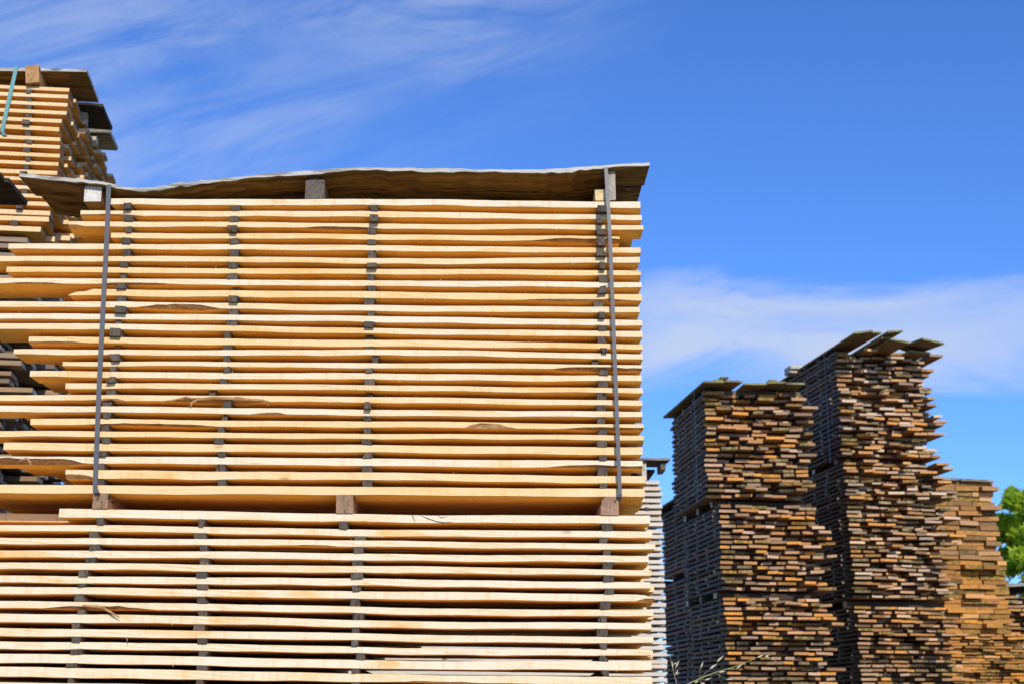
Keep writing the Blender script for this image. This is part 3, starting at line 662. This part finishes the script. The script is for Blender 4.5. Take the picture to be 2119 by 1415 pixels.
flat_plank(G, [(-GW - .1, -.05, zg), (ug, -.05, zg + .01), (ug - .03, .30, zg + .01), (-GW - .1, .3, zg)], .022, [M_COVD, M_COVG], "dark cover plank with pale edge on the silver grey stack", 'cover planks on the silver grey stack')
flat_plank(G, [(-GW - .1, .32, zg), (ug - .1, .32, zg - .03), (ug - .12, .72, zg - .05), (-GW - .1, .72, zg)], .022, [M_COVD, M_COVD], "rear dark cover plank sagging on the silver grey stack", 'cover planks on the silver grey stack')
for k, (x0, x1, nm) in enumerate(((1329, 1337.5, "pale upright block under the dark cover of the silver grey stack"), (1367, 1378, "stub of beam under the tip of the dark cover, silver grey stack"))):
    u0, u1 = G.hit(x0, 970)[0], G.hit(x1, 970)[0]
    o = place('support_block', board(u0, u1, -.01 if k == 0 else .0, .9 if k == 0 else .28, gt + .001 if k == 0 else zg - .085, zg - .0225, 'v', ends=0, jit=.004), G, [M_BEAMG if k else M_STICKP]); tag(o, nm, 'block', 'support blocks on the silver grey stack')

# ================================================================== TOWERS (board ends face us)
gap_beams = []
def pack(fr, u_off, z0, z1, nl, width, length, sm, em, tname, pname, from_top, group, vj=.085, wmin=.10, wmax=.23, thick=.53, sticks=(.21, .56, .98, 1.36), stick_obj=0, left_len=None, dz_end=0, dense=False):
    pitch = (z1 - z0) / nl; th = pitch * thick
    for i in range(nl):
        zb = z1 - (i + 1) * pitch + (pitch - th); u = u_off + R.uniform(-.016, .008); idx = 0
        base = R.gauss(0, .008 if dense else .035); wj = width + (R.uniform(-.03, .02) if dense else R.uniform(-.10, .06))
        while u < u_off + wj - .05:
            w = R.uniform(wmin, wmax)
            if dense and u + w > u_off + wj - .12: w = u_off + wj - u + R.uniform(-.015, .02)
            v0 = max(-.24, min(.20, R.gauss(0, vj) + base - (.12 if R.random() < .06 else 0))); L = length + R.uniform(-.05, .05) * (1 if idx == 0 else 2)
            if idx == 0: v0 = max(-.10, min(.03, v0 * .6))
            b = board(u, u + w, v0, L, zb, zb + th, 'v', tone(), ends=1, side=2, edge=0, warp=.0035, jit=.0025, n=5, roll=.001 if idx == 0 else .0045, skew=R.gauss(0, .006 if idx == 0 else .012 if dense else .03))
            d2 = (fr.at(u, v0, zb).length) ** 2
            x, y = fr.px(u + w / 2, v0, zb)
            vis = -10 < x < 2125 and y < 1418
            s = w * th / d2 * 1e4 + (length * th * .22 / d2 * 1e4 if idx == 0 else 0)
            nth = ("%s layer below cover" if from_top else "%s layer of its " + pname) % ORD[min(i, 39)]
            lab = "weathered board end, %s, %s, %s" % ("leftmost" if idx == 0 else ORD[idx] + " from left", nth, tname)
            fm = M_OS if dense else M_WF
            if vis: wcand(fr, b, [sm, em, fm], s, lab, group)
            else: to_stuff(b, fr, [sm, em, fm])
            u += w + (R.uniform(0, .01) if dense else R.choice([R.uniform(0, .012), R.uniform(0, .012), R.uniform(.01, .05)])); idx += 1
        if i < nl - 1 and not dense:
            for k, sv in enumerate(sticks):
                if R.random() < .12: continue
                svj = sv + R.uniform(-.035, .035); pr = R.choice([-.03, -.015, -.005, .008, .016])
                b = board(u_off + pr, u_off + width - .04, svj, svj + .032, zb - (pitch - th) + .0005, zb - .0005, 'u', tone(), ends=1, side=0, jit=.001, n=3)
                x, y = fr.px(u_off, svj, zb)
                stk.append((fr, b, x, y, tname, pname, i, k, from_top))
        elif dense and i < nl - 1:
            for sv in (.1, length - .2): stuff_stick.merge(board(u_off + .03, u_off + width - .05, sv, sv + .03, zb - (pitch - th) + .0005, zb - .0005, 'u', ends=0), fr)
stk = []
def zat(fr, px, py): return fr.hit(px, py)[1]
def beams(fr, u_off, z0, z1, width, vs, tname, where, m=M_STICKP):
    for k, v in enumerate(vs):
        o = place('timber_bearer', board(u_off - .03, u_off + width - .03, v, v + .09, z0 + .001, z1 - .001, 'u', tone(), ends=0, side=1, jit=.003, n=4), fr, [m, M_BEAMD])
        tag(o, "weathered bearer %s, %s, %s" % (["at the near end", "in the middle", "at the far end"][k], where, tname), 'beam', 'bearers in the weathered towers')
# tower with the shaded left side, nearest
T1 = Frame(1477, 16.0, 740, 930); T1b = Frame(1492, 16.0, 600, 1130)
za, zb_ = zat(T1, 1462, 812), zat(T1, 1478, 1032)
pack(T1, -.095, zb_, za, 21, 1.22, 1.75, M_WS, M_WE, "left brown tower", "upper pack", True, 'weathered boards of the left brown tower', vj=.095)
zc2, zd = zat(T1b, 1490, 1044), zat(T1b, 1497, 1223)
beams(T1b, .0, zc2, zb_, 1.2, (.17, .75, 1.32), "left brown tower", "below its upper pack")
pack(T1b, 0, zd, zc2, 17, 1.24, 1.6, M_WS, M_WE, "left brown tower", "middle pack", False, 'weathered boards of the left brown tower')
ze = zat(T1b, 1500, 1235)
beams(T1b, .0, ze, zd, 1.2, (.17, .75, 1.32), "left brown tower", "below its middle pack")
pack(T1b, .02, .1, ze, 33, 1.24, 1.45, M_WS, M_WE, "left brown tower", "lowest pack", False, 'weathered boards of the left brown tower')
# tallest tower
T2 = Frame(1748, 17.3, 510, 950)
za, zb_ = zat(T2, 1748, 727), zat(T2, 1748, 945)
pack(T2, -.03, zb_, za, 23, 1.30, 2.3, M_WS, M_WE3, "tallest tower", "upper pack", True, 'weathered boards of the tallest tower', vj=.10)
zc2, zd = zat(T2, 1750, 955), zat(T2, 1752, 1240)
beams(T2, .0, zc2, zb_, 1.2, (.17, .9, 1.9), "tallest tower", "below its upper pack")
pack(T2, 0, zd, zc2, 31, 1.30, 2.3, M_WS3, M_WE3, "tallest tower", "middle pack", False, 'weathered boards of the tallest tower', vj=.095)
ze = zat(T2, 1755, 1253)
beams(T2, .0, ze, zd, 1.2, (.17, .9, 1.9), "tallest tower", "below its middle pack")
pack(T2, .03, .1, ze, 34, 1.30, 2.3, M_WS3, M_WE, "tallest tower", "lowest pack", False, 'weathered boards of the tallest tower', vj=.07)
# orange tower at right
T3 = Frame(1966, 19.5, 560, 1150)
za, zb_, zc2 = zat(T3, 1966, 996), zat(T3, 1966, 1158), zat(T3, 1966, 1310)
pack(T3, -.15, zb_, za, 16, .90, 2.2, M_OS, M_OE2, "orange tower", "upper pack", True, 'boards of the orange tower', vj=.03, wmin=.22, wmax=.36, thick=.86, dense=True)
pack(T3, -.15, zc2, zb_ - .004, 15, .97, 2.2, M_OS, M_OE, "orange tower", "middle pack", False, 'boards of the orange tower', vj=.025, wmin=.2, wmax=.34, thick=.86, dense=True)
pack(T3, -.10, .1, zc2 - .004, 40, 1.09, 2.2, M_OS, M_OE, "orange tower", "lowest pack", False, 'boards of the orange tower', vj=.045, wmin=.12, wmax=.24, thick=.72, dense=True)
# dark stack at the far right edge
T4 = Frame(2092, 21.5, 620, 1300)
za = zat(T4, 2092, 1232)
pack(T4, -.06, .1, za, 34, 1.2, 2.0, M_WS, M_WE3, "right edge stack", "pack", False, 'boards of the low stack at the right edge', vj=.08)
# dark dark rear stack
T5 = Frame(1429, 18.8, 640, 1200)
za, zb_ = zat(T5, 1445, 1030), zat(T5, 1445, 1180)
pack(T5, 0, zb_, za - .05, 15, 1.1, 1.55, M_WS, M_WE, "dark rear stack", "upper pack", False, 'boards of the dark rear stack', sticks=(.2, .7, 1.35))
pack(T5, -.02, .1, zb_ - .08, 38, 1.1, 1.55, M_WS, M_WE, "dark rear stack", "lower pack", False, 'boards of the dark rear stack', sticks=(.2, .7, 1.35))
beams(T5, 0, zb_ - .08, zb_, 1.0, (.1, .75, 1.4), "dark rear stack", "below its upper pack", M_BEAMG)
def tplank(fr, u, w, v0, v1, z, label, group, yaw=0.0, roll=0.0, pitch=0.0, mats=None, th=.022):
    c = math.cos(yaw); s = math.sin(yaw); L = v1 - v0; out = []
    for (a, b) in ((0, 0), (w, 0), (w, L), (0, L)):
        out.append((u + a * c - b * s, v0 + a * s + b * c, z + a * roll + b * pitch))
    # ends face us: near edge is the mossy one
    return flat_plank(fr, out, th, mats or [M_COVB, M_COVM], label, group, n=5)
g1 = 'cover planks on the left brown tower'
zt = zat(T1, 1457.5, 790.5)
def U1(px, v=-.25): return T1.hit(px, 787, v)[0]
zT = T1.hit(1480, 788, -.25)[1]
PL1 = [(1456, 1500, -.25, 0, .03, .02, "leftmost mossy cover plank"), (1501, 1538, -.28, .012, -.01, .06, "tilted cover plank left of the gap"), (1540, 1588, -.25, -.012, .03, .0, "cover plank right of the gap"),
       (1588, 1626, -.27, .008, .02, -.02, "slightly raised cover plank, third from the right corner"), (1627, 1665, -.24, .006, .02, .0, "rightmost mossy cover plank")]
for (x0, x1, v0, dz, roll, yaw, nm) in PL1:
    u0, u1 = U1(x0, v0), U1(x1, v0); tplank(T1, u0, u1 - u0, v0, 1.80, zT + dz, nm + " on the left brown tower", g1, yaw, roll, .006)
for (x0, x1, dz, nm) in ((1481, 1499, .035, "narrow strip lying on the leftmost cover plank"), (1494, 1511, .070, "topmost short strip on the cover"), (1595, 1611, .05, "short strip lying over the right cover planks")):
    u0, u1 = U1(x0), U1(x1); tplank(T1, u0, u1 - u0, -.2, 1.2, zT + dz, nm + ", left brown tower", g1, .0, .02, .0)
for k, v in enumerate((.10, .62, 1.15, 1.66)):
    o = place('timber_bearer', board(-.075, 1.1, v, v + .05, zat(T1, 1462, 812) + .001, zT - .024 + .006 * v, 'u', tone(), ends=0, side=1, jit=.001), T1, [M_STICKP, M_BEAMG]); tag(o, "%s pale batten holding up the cover of the left brown tower" % ["nearest", "second nearest", "third nearest", "farthest"][k], 'beam', 'bearers in the weathered towers')
g2 = 'cover planks on the tallest tower'
zK = T2.hit(1785, 688, -.65)[1]
def U2(px, py=690, v=-.3): return T2.hit(px, py, v)[0]
PL2 = [(1769, 1806, -.65, 0, .16, .0, "long leftmost cover plank edging the shaded side"), (1806, 1825, -.60, .035, .0, .03, "narrow raised cover plank"), (1838, 1869, -.66, .035, .10, .0, "upturned cover plank at the peak"),
       (1824, 1846, -.5, .0, .05, .0, "dark cover plank under the peak"), (1842, 1881, -.62, -.045, -.13, .02, "cover plank sloping down to the right"), (1880, 1925, -.25, -.08, -.02, .1, "inner cover plank right of the peak")]
for (x0, x1, v0, dz, roll, yaw, nm) in PL2:
    u0, u1 = U2(x0, 690, v0), U2(x1, 690, v0); tplank(T2, u0, u1 - u0, v0, 2.3, zK + dz, nm + " of the tallest tower", g2, yaw, roll, -.005)
u0 = U2(1858, 712, -.1); 
flat_plank(T2, [(U2(1909, 699, -.60), -.60, T2.hit(1909, 699, -.60)[1]), (U2(1954, 709, -.55), -.55, T2.hit(1954, 709, -.55)[1]), (U2(1893, 731, .1), .1, T2.hit(1893, 731, .1)[1]), (U2(1857, 718, .1), .1, T2.hit(1857, 718, .1)[1])], .022, [M_COVB, M_COVM], "skewed cover plank jutting far out at the right of the tallest tower", g2, n=5)
for k, v in enumerate((.55, 1.0, 2.0)):
    o = place('timber_bearer', board(-.04, .10, v, v + .07, zat(T2, 1748, 727) + .001, zK - .023, 'u', tone(), ends=0, side=0, jit=.002), T2, [M_BEAMG]); tag(o, "%s grey batten under the cover of the tallest tower" % ["near", "middle", "far"][k], 'beam', 'bearers in the weathered towers')
u0 = U2(1660, 765, 1.3)
for k in range(2):
    o = place('support_block', board(-.16, .3, 1.25 - .04 * k, 1.45, zat(T2, 1748, 727) + .02 + .05 * k, zat(T2, 1748, 727) + .066 + .05 * k, 'u', tone(), ends=0, side=1), T2, [M_STICKP, M_STICKP]); tag(o, "pale block end jutting out under the cover, tallest tower, %s of two" % ["lower", "upper"][k], 'block', 'block ends on the tallest tower')
zq = zat(T3, 1966, 990)
tplank(T3, -.16, .36, -.05, 2.2, zq, "left grey plank lying on top of the orange tower", 'top planks on the orange tower', 0, .02, 0, [M_COVG, M_COVG], .03)
tplank(T3, .24, .50, -.04, 2.2, zq + .005, "humped grey plank lying on top of the orange tower", 'top planks on the orange tower', 0, -.02, 0, [M_COVG, M_COVG], .03)
zq = zat(T4, 2092, 1208)
tplank(T4, -.15, .6, -.2, 2.0, zq - .02, "dark roof plank on the low stack at the right edge", 'cover planks on the low right stack', .0, .05, 0, [M_COVD, M_COVG], .04)
tplank(T4, .47, .6, -.2, 2.0, zq + .02, "right dark roof plank on the low stack at the right edge", 'cover planks on the low right stack', .0, .05, 0, [M_COVD, M_COVG], .04)
zq = zat(T5, 1445, 1012)
tplank(T5, -.06, .4, -.1, 1.65, zq - .045, "left cover plank on the dark rear stack", 'cover planks on the hidden stack', 0, .0, .0, [M_COVD, M_COVG])
tplank(T5, .36, .6, -.1, 1.6, zq - .045, "right cover plank on the dark rear stack", 'cover planks on the hidden stack', 0, .0, .0, [M_COVD, M_COVG])
for k, v in enumerate((.15, 1.47)):
    o = place('timber_bearer', board(-.02, 1.0, v, v + .05, za - .049, zq - .068, 'u', tone(), ends=0, side=1), T5, [M_STICKP, M_BEAMG]); tag(o, "%s batten under the cover of the dark rear stack" % ["near", "far"][k], 'beam', 'bearers in the weathered towers')
# straps on the towers: a band down the shaded side
def side_strap(fr, u, v, z0, z1, w, label):
    a = board(u - .0015, u, v, v + w, z0, z1, 'v', tone(), ends=0, n=2, jit=0, warp=0); tag(place('packing_strap', a, fr, [M_STRAPD]), label, 'strap')
side_strap(T1, -.168, .16, zat(T1, 1478, 1034), zT - .024, .022, "dark strap down the shaded side of the upper pack, left brown tower")
side_strap(T2, -.075, .26, zat(T2, 1748, 950), zK - .03, .022, "dark strap down the left side of the tallest tower's upper pack")

for fr, u_, wd, L in ((T1b, .02, 1.2, 1.45), (T2, .03, 1.25, 2.3), (T3, -.10, .95, 2.2), (T4, -.06, 1.15, 2.0), (T5, -.02, 1.05, 1.5)):
    for vv in (.2, L * .5, L - .25): b = board(u_, u_ + wd, vv, vv + .1, .003, .0995, 'u', ends=0); b.m = [1] * len(b.m); stuff_stick.merge(b, fr)
# ------------------------------------------------------------------ pick the individual weathered boards
cand.sort(key=lambda c: -c[0])
pairs = []
for n_, (s, fr, acc, mats, lab, grp, nm) in enumerate(cand):
    if n_ < 300: tag(place(nm, acc, fr, mats), lab, 'weathered board', grp)
    else:
        to_stuff(acc, fr, mats)
stk.sort(key=lambda s: (s[7] != 0, s[3]))
n_ = 0
for (fr, b, x, y, tn, pn, i, k, ft) in stk:
    if n_ < 130 and 0 < x < 2119 and y < 1415 and fr in (T1, T1b, T2):
        o = place('spacer_stick', b, fr, [M_STICKT]); n_ += 1
        tag(o, "pale stick end, %s from near corner, %s gap of %s, %s" % (ORD[k], ORD[i], pn, tn), 'spacer stick', 'spacer sticks of the weathered towers')
    else:
        b.m = [m + 1 for m in b.m]; stuff_stick.merge(b, fr)
tag(mesh_obj('stacked_weathered_boards', stuff_weath, W0), "smaller and hidden weathered boards filling the background towers and grey stacks", 'weathered boards', None, 'stuff')
tag(mesh_obj('stacked_fresh_boards', stuff_fresh, FR), "pale boards hidden inside and below the front stack", 'boards', None, 'stuff')
tag(mesh_obj('stacked_spacer_sticks', stuff_stick, [M_STICK, M_STICKT, M_STICKP]), "remaining small spacer sticks between the layers of the far stacks", 'spacer sticks', None, 'stuff')

# ================================================================== GRASS STEMS
M_STEM = plain('straw_stem', (.42, .40, .14), .6, 0, .3); M_SEED = plain('straw_seed', (.66, .56, .36), .6, 0, .3); M_STEMP = plain('dry_stem', (.42, .33, .22), .7, 0, .3)
W = Frame(1400, 5.6, 1059.5, 1400)
def spikelet(p0, d, L, wd):
    a = Acc(); p0 = Vector(p0); d = Vector(d).normalized(); pts = [p0 + d * (L * k / 5) for k in range(6)]
    return tube(pts, [wd * q for q in (.25, .8, 1.0, .75, .4, .05)], 6, .7)
def stalk(name, pts, rad, seeds, label, m):
    L3 = [(*W.hit(px, py, dv)[:1], dv, W.hit(px, py, dv)[1]) for (px, py, dv) in pts]
    root = bpy.data.objects.new(name, None); COL.objects.link(root); b0 = L3[0]; root.location = W.at(*b0); root.rotation_euler = (0, 0, W.yaw)
    root.empty_display_size = .05; tag(root, label, 'grass', 'grass stems beside the front stack')
    child(place('stem', tube(L3, rad, 6), W, [m]), root)
    for (bx, by, x0, y0, x1, y1, wd) in seeds:
        u0, z0 = W.hit(x0, y0, -.01); u1, z1 = W.hit(x1, y1, -.015); ub, zb = W.hit(bx, by, 0)
        if (bx, by) != (x0, y0):
            child(place('stalklet', tube([(ub, 0, zb), ((ub + u0) / 2 - .001, -.006, (zb + z0) / 2 + .0015), (u0, -.01, z0)], [.0006, .0005, .0004], 5), W, [m]), root)
        L = math.hypot(u1 - u0, z1 - z0)
        child(place('seed_head', spikelet((u0, -.01, z0), (u1 - u0, -.005, z1 - z0), L, wd), W, [M_SEED]), root)
gz = [(1415, 1760, .0), (1410, 1600, 0)]
stalk('grass_stem', [(1425, 1788, .02), (1418, 1600, .01), (1408, 1460, 0), (1401, 1415, 0), (1396.5, 1400, 0), (1391, 1378, 0), (1386, 1353, 0)], [.0022, .002, .0016, .0013, .0012, .0008, .0005],
      [(1388, 1366, 1392, 1381, 1391, 1366, .0028), (1394, 1382, 1394, 1374, 1401, 1368.5, .0028), (1398, 1395, 1398, 1381, 1405.5, 1365, .0032), (1397, 1396, 1398, 1396, 1403.5, 1384, .0030), (1399, 1393, 1401, 1393, 1407, 1391, .002)],
      "short upright dry grass stem, left of the two beside the front stack", M_STEMP)
stalk('grass_stem', [(1330, 1790, .05), (1345, 1600, .03), (1375, 1470, .01), (1421, 1415.5, 0), (1450, 1402, 0), (1484, 1389, 0), (1510, 1382, 0), (1538, 1372, 0), (1560, 1362, 0), (1574, 1355, 0), (1580, 1353, 0)],
      [.003, .0028, .0025, .0019, .0018, .0015, .0012, .0010, .0008, .0006, .0004],
      [(1448, 1403, 1450, 1381, 1455.5, 1367.5, .003), (1451, 1402, 1469, 1383, 1483, 1373, .0042), (1482, 1381, 1484, 1368.5, 1497.5, 1355, .0038), (1568, 1358, 1568, 1360, 1579, 1354, .0034), (1580, 1357, 1583, 1357.5, 1593, 1354, .0026), (1583, 1357.5, 1584, 1357.5, 1593.5, 1361, .0028),
       (1537, 1373, 1524, 1382, 1535, 1375, .003), (1490, 1389, 1488, 1390.5, 1502, 1387.5, .003), (1447, 1404, 1459, 1406, 1473, 1402, .003), (1482, 1392, 1503, 1405, 1517, 1404, .0028), (1440, 1408, 1438, 1412, 1446, 1407, .0032), (1449, 1405, 1450, 1413, 1460, 1412.5, .003)],
      "long arching wild oat stem leaning right, seed heads hanging before the towers", M_STEM)

# ================================================================== TREE
def leaf_mat():
    m, t, b = mat('leaf'); v, r, g, bl = coords(t)
    c = t.mix(r, (.30, .45, .03), (.58, .68, .06)); t.link(c, b.inputs['Base Color']); b.inputs['Roughness'].default_value = .5
    tr = t.new('ShaderNodeBsdfTranslucent'); t.link(t.mix(r, (.35, .55, .03), (.55, .70, .06)), tr.inputs[0]); mx = t.new('ShaderNodeMixShader'); mx.inputs[0].default_value = .55
    out = m.node_tree.nodes['Material Output']; t.link(b.outputs[0], mx.inputs[1]); t.link(tr.outputs[0], mx.inputs[2]); t.link(mx.outputs[0], out.inputs[0]); return m
M_LEAF = leaf_mat(); M_TRUNK = plain('trunk_bark', (.12, .09, .065), .9, 0, .6, 12)
def tree(px, py, dist, rad, label, seed):
    r = random.Random(seed); w = ray(px, py); c = Vector((w.x / w.y * dist, dist, HC + w.z / w.y * dist))
    root = bpy.data.objects.new('tree', None); COL.objects.link(root); root.location = (c.x, c.y, 0); tag(root, label, 'tree')
    T = Frame(CX, 1, CX); T.o = Vector((0, 0, 0)); a = Acc(); base = Vector((c.x, c.y, 0))
    tr = tube([base, base + Vector((.05, 0, c.z * .5)), c + Vector((0, 0, -rad * .2)), c + Vector((.1, 0, rad * .6))], [.16, .13, .09, .02], 9); a.add(tr.v, tr.f, tr.m, tone())
    cl = []
    for k in range(95):
        while True:
            d = Vector((r.uniform(-1, 1), r.uniform(-1, 1), r.uniform(-1, 1)))
            if .25 < d.length < 1: break
        d = Vector((d.x * rad, d.y * rad, d.z * rad * 1.1)); cl.append((c + d, rad * r.uniform(.08, .22)))
        s = c + Vector((0, 0, r.uniform(-.5, .3) * rad)); lb = tube([s, s.lerp(c + d, .5) + Vector((0, 0, .1)), c + d], [.035, .02, .006], 5); a.add(lb.v, lb.f, lb.m, tone())
    child(mesh_obj('trunk', a, [M_TRUNK]), root)
    L = Acc()
    for (p, q) in cl:
        tt = r.random()
        for _ in range(170):
            d = Vector((r.gauss(0, 1), r.gauss(0, 1), r.gauss(0, 1))).normalized() * q * r.random() ** .45; d.z *= .75
            o = p + d; n = Vector((r.gauss(0, 1), r.gauss(0, 1), r.gauss(0, 1) + .6)).normalized(); x = n.orthogonal().normalized(); x.rotate(Matrix.Rotation(r.uniform(0, 6.28), 3, n)); y = n.cross(x)
            l = r.uniform(.07, .15); ww = l * .36
            L.add([tuple(o - x * l), tuple(o + y * ww), tuple(o + x * l), tuple(o - y * ww)], [(0, 1, 2, 3)], [0], (min(1, max(0, tt * .6 + r.random() * .5)), r.random(), 0, 1))
    child(mesh_obj('crown', L, [M_LEAF]), root)
tree(2166, 1135, 27.0, 1.22, "bright green leafy tree behind the orange tower at the right edge", 3)

# ================================================================== GROUND
m, t, b = mat('yard_ground'); v, r, g, bl = coords(t)
n1 = t.noise(v, .9, 5, .6); n2 = t.noise(v, 30, 4, .6)
c = t.mix(t.step(n1, .4, .6), (.26, .22, .16), (.14, .15, .055)); c = t.mix(t.step(n2, .4, .7, 0, .6), c, (.33, .30, .24)); t.link(c, b.inputs['Base Color']); bump(t, b, n2, .6, .02)
a = Acc(); S = 1500; N = 24; vs = []; fs = []
xs = [math.copysign(abs(k / N * 2 - 1) ** 3, k / N * 2 - 1) * S for k in range(N + 1)]
vs = [(x, y, 0) for y in xs for x in xs]
fs = [(j * (N + 1) + i, j * (N + 1) + i + 1, (j + 1) * (N + 1) + i + 1, (j + 1) * (N + 1) + i) for j in range(N) for i in range(N)]
a.add(vs, fs, [0] * len(fs), (0, 0, 0, 1)); tag(mesh_obj('ground', a, [m]), "dry gravelly yard ground with patches of grass", None, None, 'structure')

# ================================================================== LIGHT AND SKY
EL, AZ = math.radians(31), math.radians(13)       # sun behind the camera, a little to the right
sd = Vector((math.sin(AZ) * math.cos(EL), -math.cos(AZ) * math.cos(EL), math.sin(EL)))
sl = bpy.data.lights.new('sun', 'SUN'); sl.energy = 3.55; sl.angle = math.radians(.53); sl.color = (1, .93, .82)
so = bpy.data.objects.new('sun', sl); COL.objects.link(so); so.rotation_euler = sd.to_track_quat('Z', 'Y').to_euler(); so.location = (0, -5, 12)
w = bpy.data.worlds.new("World"); sc.world = w; w.use_nodes = True
t = NT(w.node_tree); bg = w.node_tree.nodes['Background']
sky = t.new('ShaderNodeTexSky'); sky.sky_type = 'NISHITA'; sky.sun_disc = False; sky.sun_elevation = EL; sky.sun_rotation = math.pi - AZ
sky.air_density = 1.0; sky.dust_density = 0.25; sky.ozone_density = 4.0; sky.altitude = 300
hs = t.new('ShaderNodeHueSaturation'); hs.inputs['Saturation'].default_value = 1.0; hs.inputs['Value'].default_value = 1.0; t.link(t.mix(1.0, sky.outputs[0], (.47, .735, 1.18), 'MULTIPLY'), hs.inputs['Color'])
tc = t.new('ShaderNodeTexCoord'); sep = t.new('ShaderNodeSeparateXYZ'); t.link(tc.outputs['Generated'], sep.inputs[0])
ax = t.math('DIVIDE', sep.outputs[0], t.math('MAXIMUM', sep.outputs[1], .05)); ez = t.math('DIVIDE', sep.outputs[2], t.math('MAXIMUM', sep.outputs[1], .05))
cmb = t.new('ShaderNodeCombineXYZ'); t.link(ax, cmb.inputs[0]); t.link(ez, cmb.inputs[1])
def dirc(px, py): d = ray(px, py); return d.x / d.y, d.z / d.y
# streaks of cirrus, upper left
mp = t.new('ShaderNodeMapping'); t.link(cmb.outputs[0], mp.inputs[0]); mp.vector_type = 'TEXTURE'; mp.inputs['Rotation'].default_value = (0, 0, math.radians(17)); mp.inputs['Scale'].default_value = (1 / 4.5, 1 / 20, 1)
n1 = t.noise(mp.outputs[0], 1, 9, .66, .9)
mp2 = t.new('ShaderNodeMapping'); t.link(cmb.outputs[0], mp2.inputs[0]); mp2.vector_type = 'TEXTURE'; mp2.inputs['Rotation'].default_value = (0, 0, math.radians(24)); mp2.inputs['Scale'].default_value = (1 / 3, 1 / 9, 1); mp2.inputs['Location'].default_value = (.3, .9, 0)
n2 = t.noise(mp2.outputs[0], 1, 3, .55, .4)
x0, y0 = dirc(1080, 60); x1, y1 = dirc(640, 380)
# half-plane: left of the line from (1080,60) to (640,380)
nx, ny = (y1 - y0), -(x1 - x0); ln = math.hypot(nx, ny); nx /= ln; ny /= ln
side = t.math('ADD', t.math('MULTIPLY', t.math('SUBTRACT', ax, x0), nx), t.math('MULTIPLY', t.math('SUBTRACT', ez, y0), ny))
xl, yl = dirc(200, 200); sgn = (xl - x0) * nx + (yl - y0) * ny
side = t.math('MULTIPLY', side, 1.0 if sgn > 0 else -1.0)
m1 = t.math('MULTIPLY', t.step(t.math('ADD', side, t.math('MULTIPLY', t.math('SUBTRACT', n2, .5), .12)), -.08, .07), t.step(n1, .30, .66))
m1 = t.math('MULTIPLY', m1, t.step(n2, .3, .62, .25, 1.0))
# low bank, right
mp3 = t.new('ShaderNodeMapping'); t.link(cmb.outputs[0], mp3.inputs[0]); mp3.vector_type = 'TEXTURE'; mp3.inputs['Rotation'].default_value = (0, 0, math.radians(6)); mp3.inputs['Scale'].default_value = (1 / 5, 1 / 20, 1); mp3.inputs['Location'].default_value = (2.3, 1.7, 0)
n3 = t.noise(mp3.outputs[0], 1, 9, .62, 1.0)
yT = dirc(1600, 600)[1]; yB = dirc(1600, 800)[1]; xL = dirc(1180, 700)[0]; xR = dirc(2200, 700)[0]
en = t.math('ADD', ez, t.math('MULTIPLY', t.math('SUBTRACT', n3, .5), .085))
m2 = t.math('MULTIPLY', t.step(en, yT + .016, yT - .012), t.step(en, yB - .012, yB + .035))
m2 = t.math('MULTIPLY', m2, t.step(n3, .25, .65, .55, 1.0))
m2 = t.math('MULTIPLY', m2, t.math('MULTIPLY', t.step(ax, xL - .05, xL + .08), t.step(ax, xR + .05, xR - .16, .6, 1)))
cf = t.math('MAXIMUM', t.math('MULTIPLY', m1, .43), t.math('MULTIPLY', m2, .88))
skyc = t.mix(cf, hs.outputs['Color'], (3.55, 4.1, 5.25))
t.link(skyc, bg.inputs['Color']); bg.inputs['Strength'].default_value = .15
sc.view_settings.view_transform = 'Standard'; sc.view_settings.look = 'None'; sc.view_settings.exposure = 0.12; sc.view_settings.gamma = 1
sc.cycles.max_bounces = 10; sc.cycles.diffuse_bounces = 8
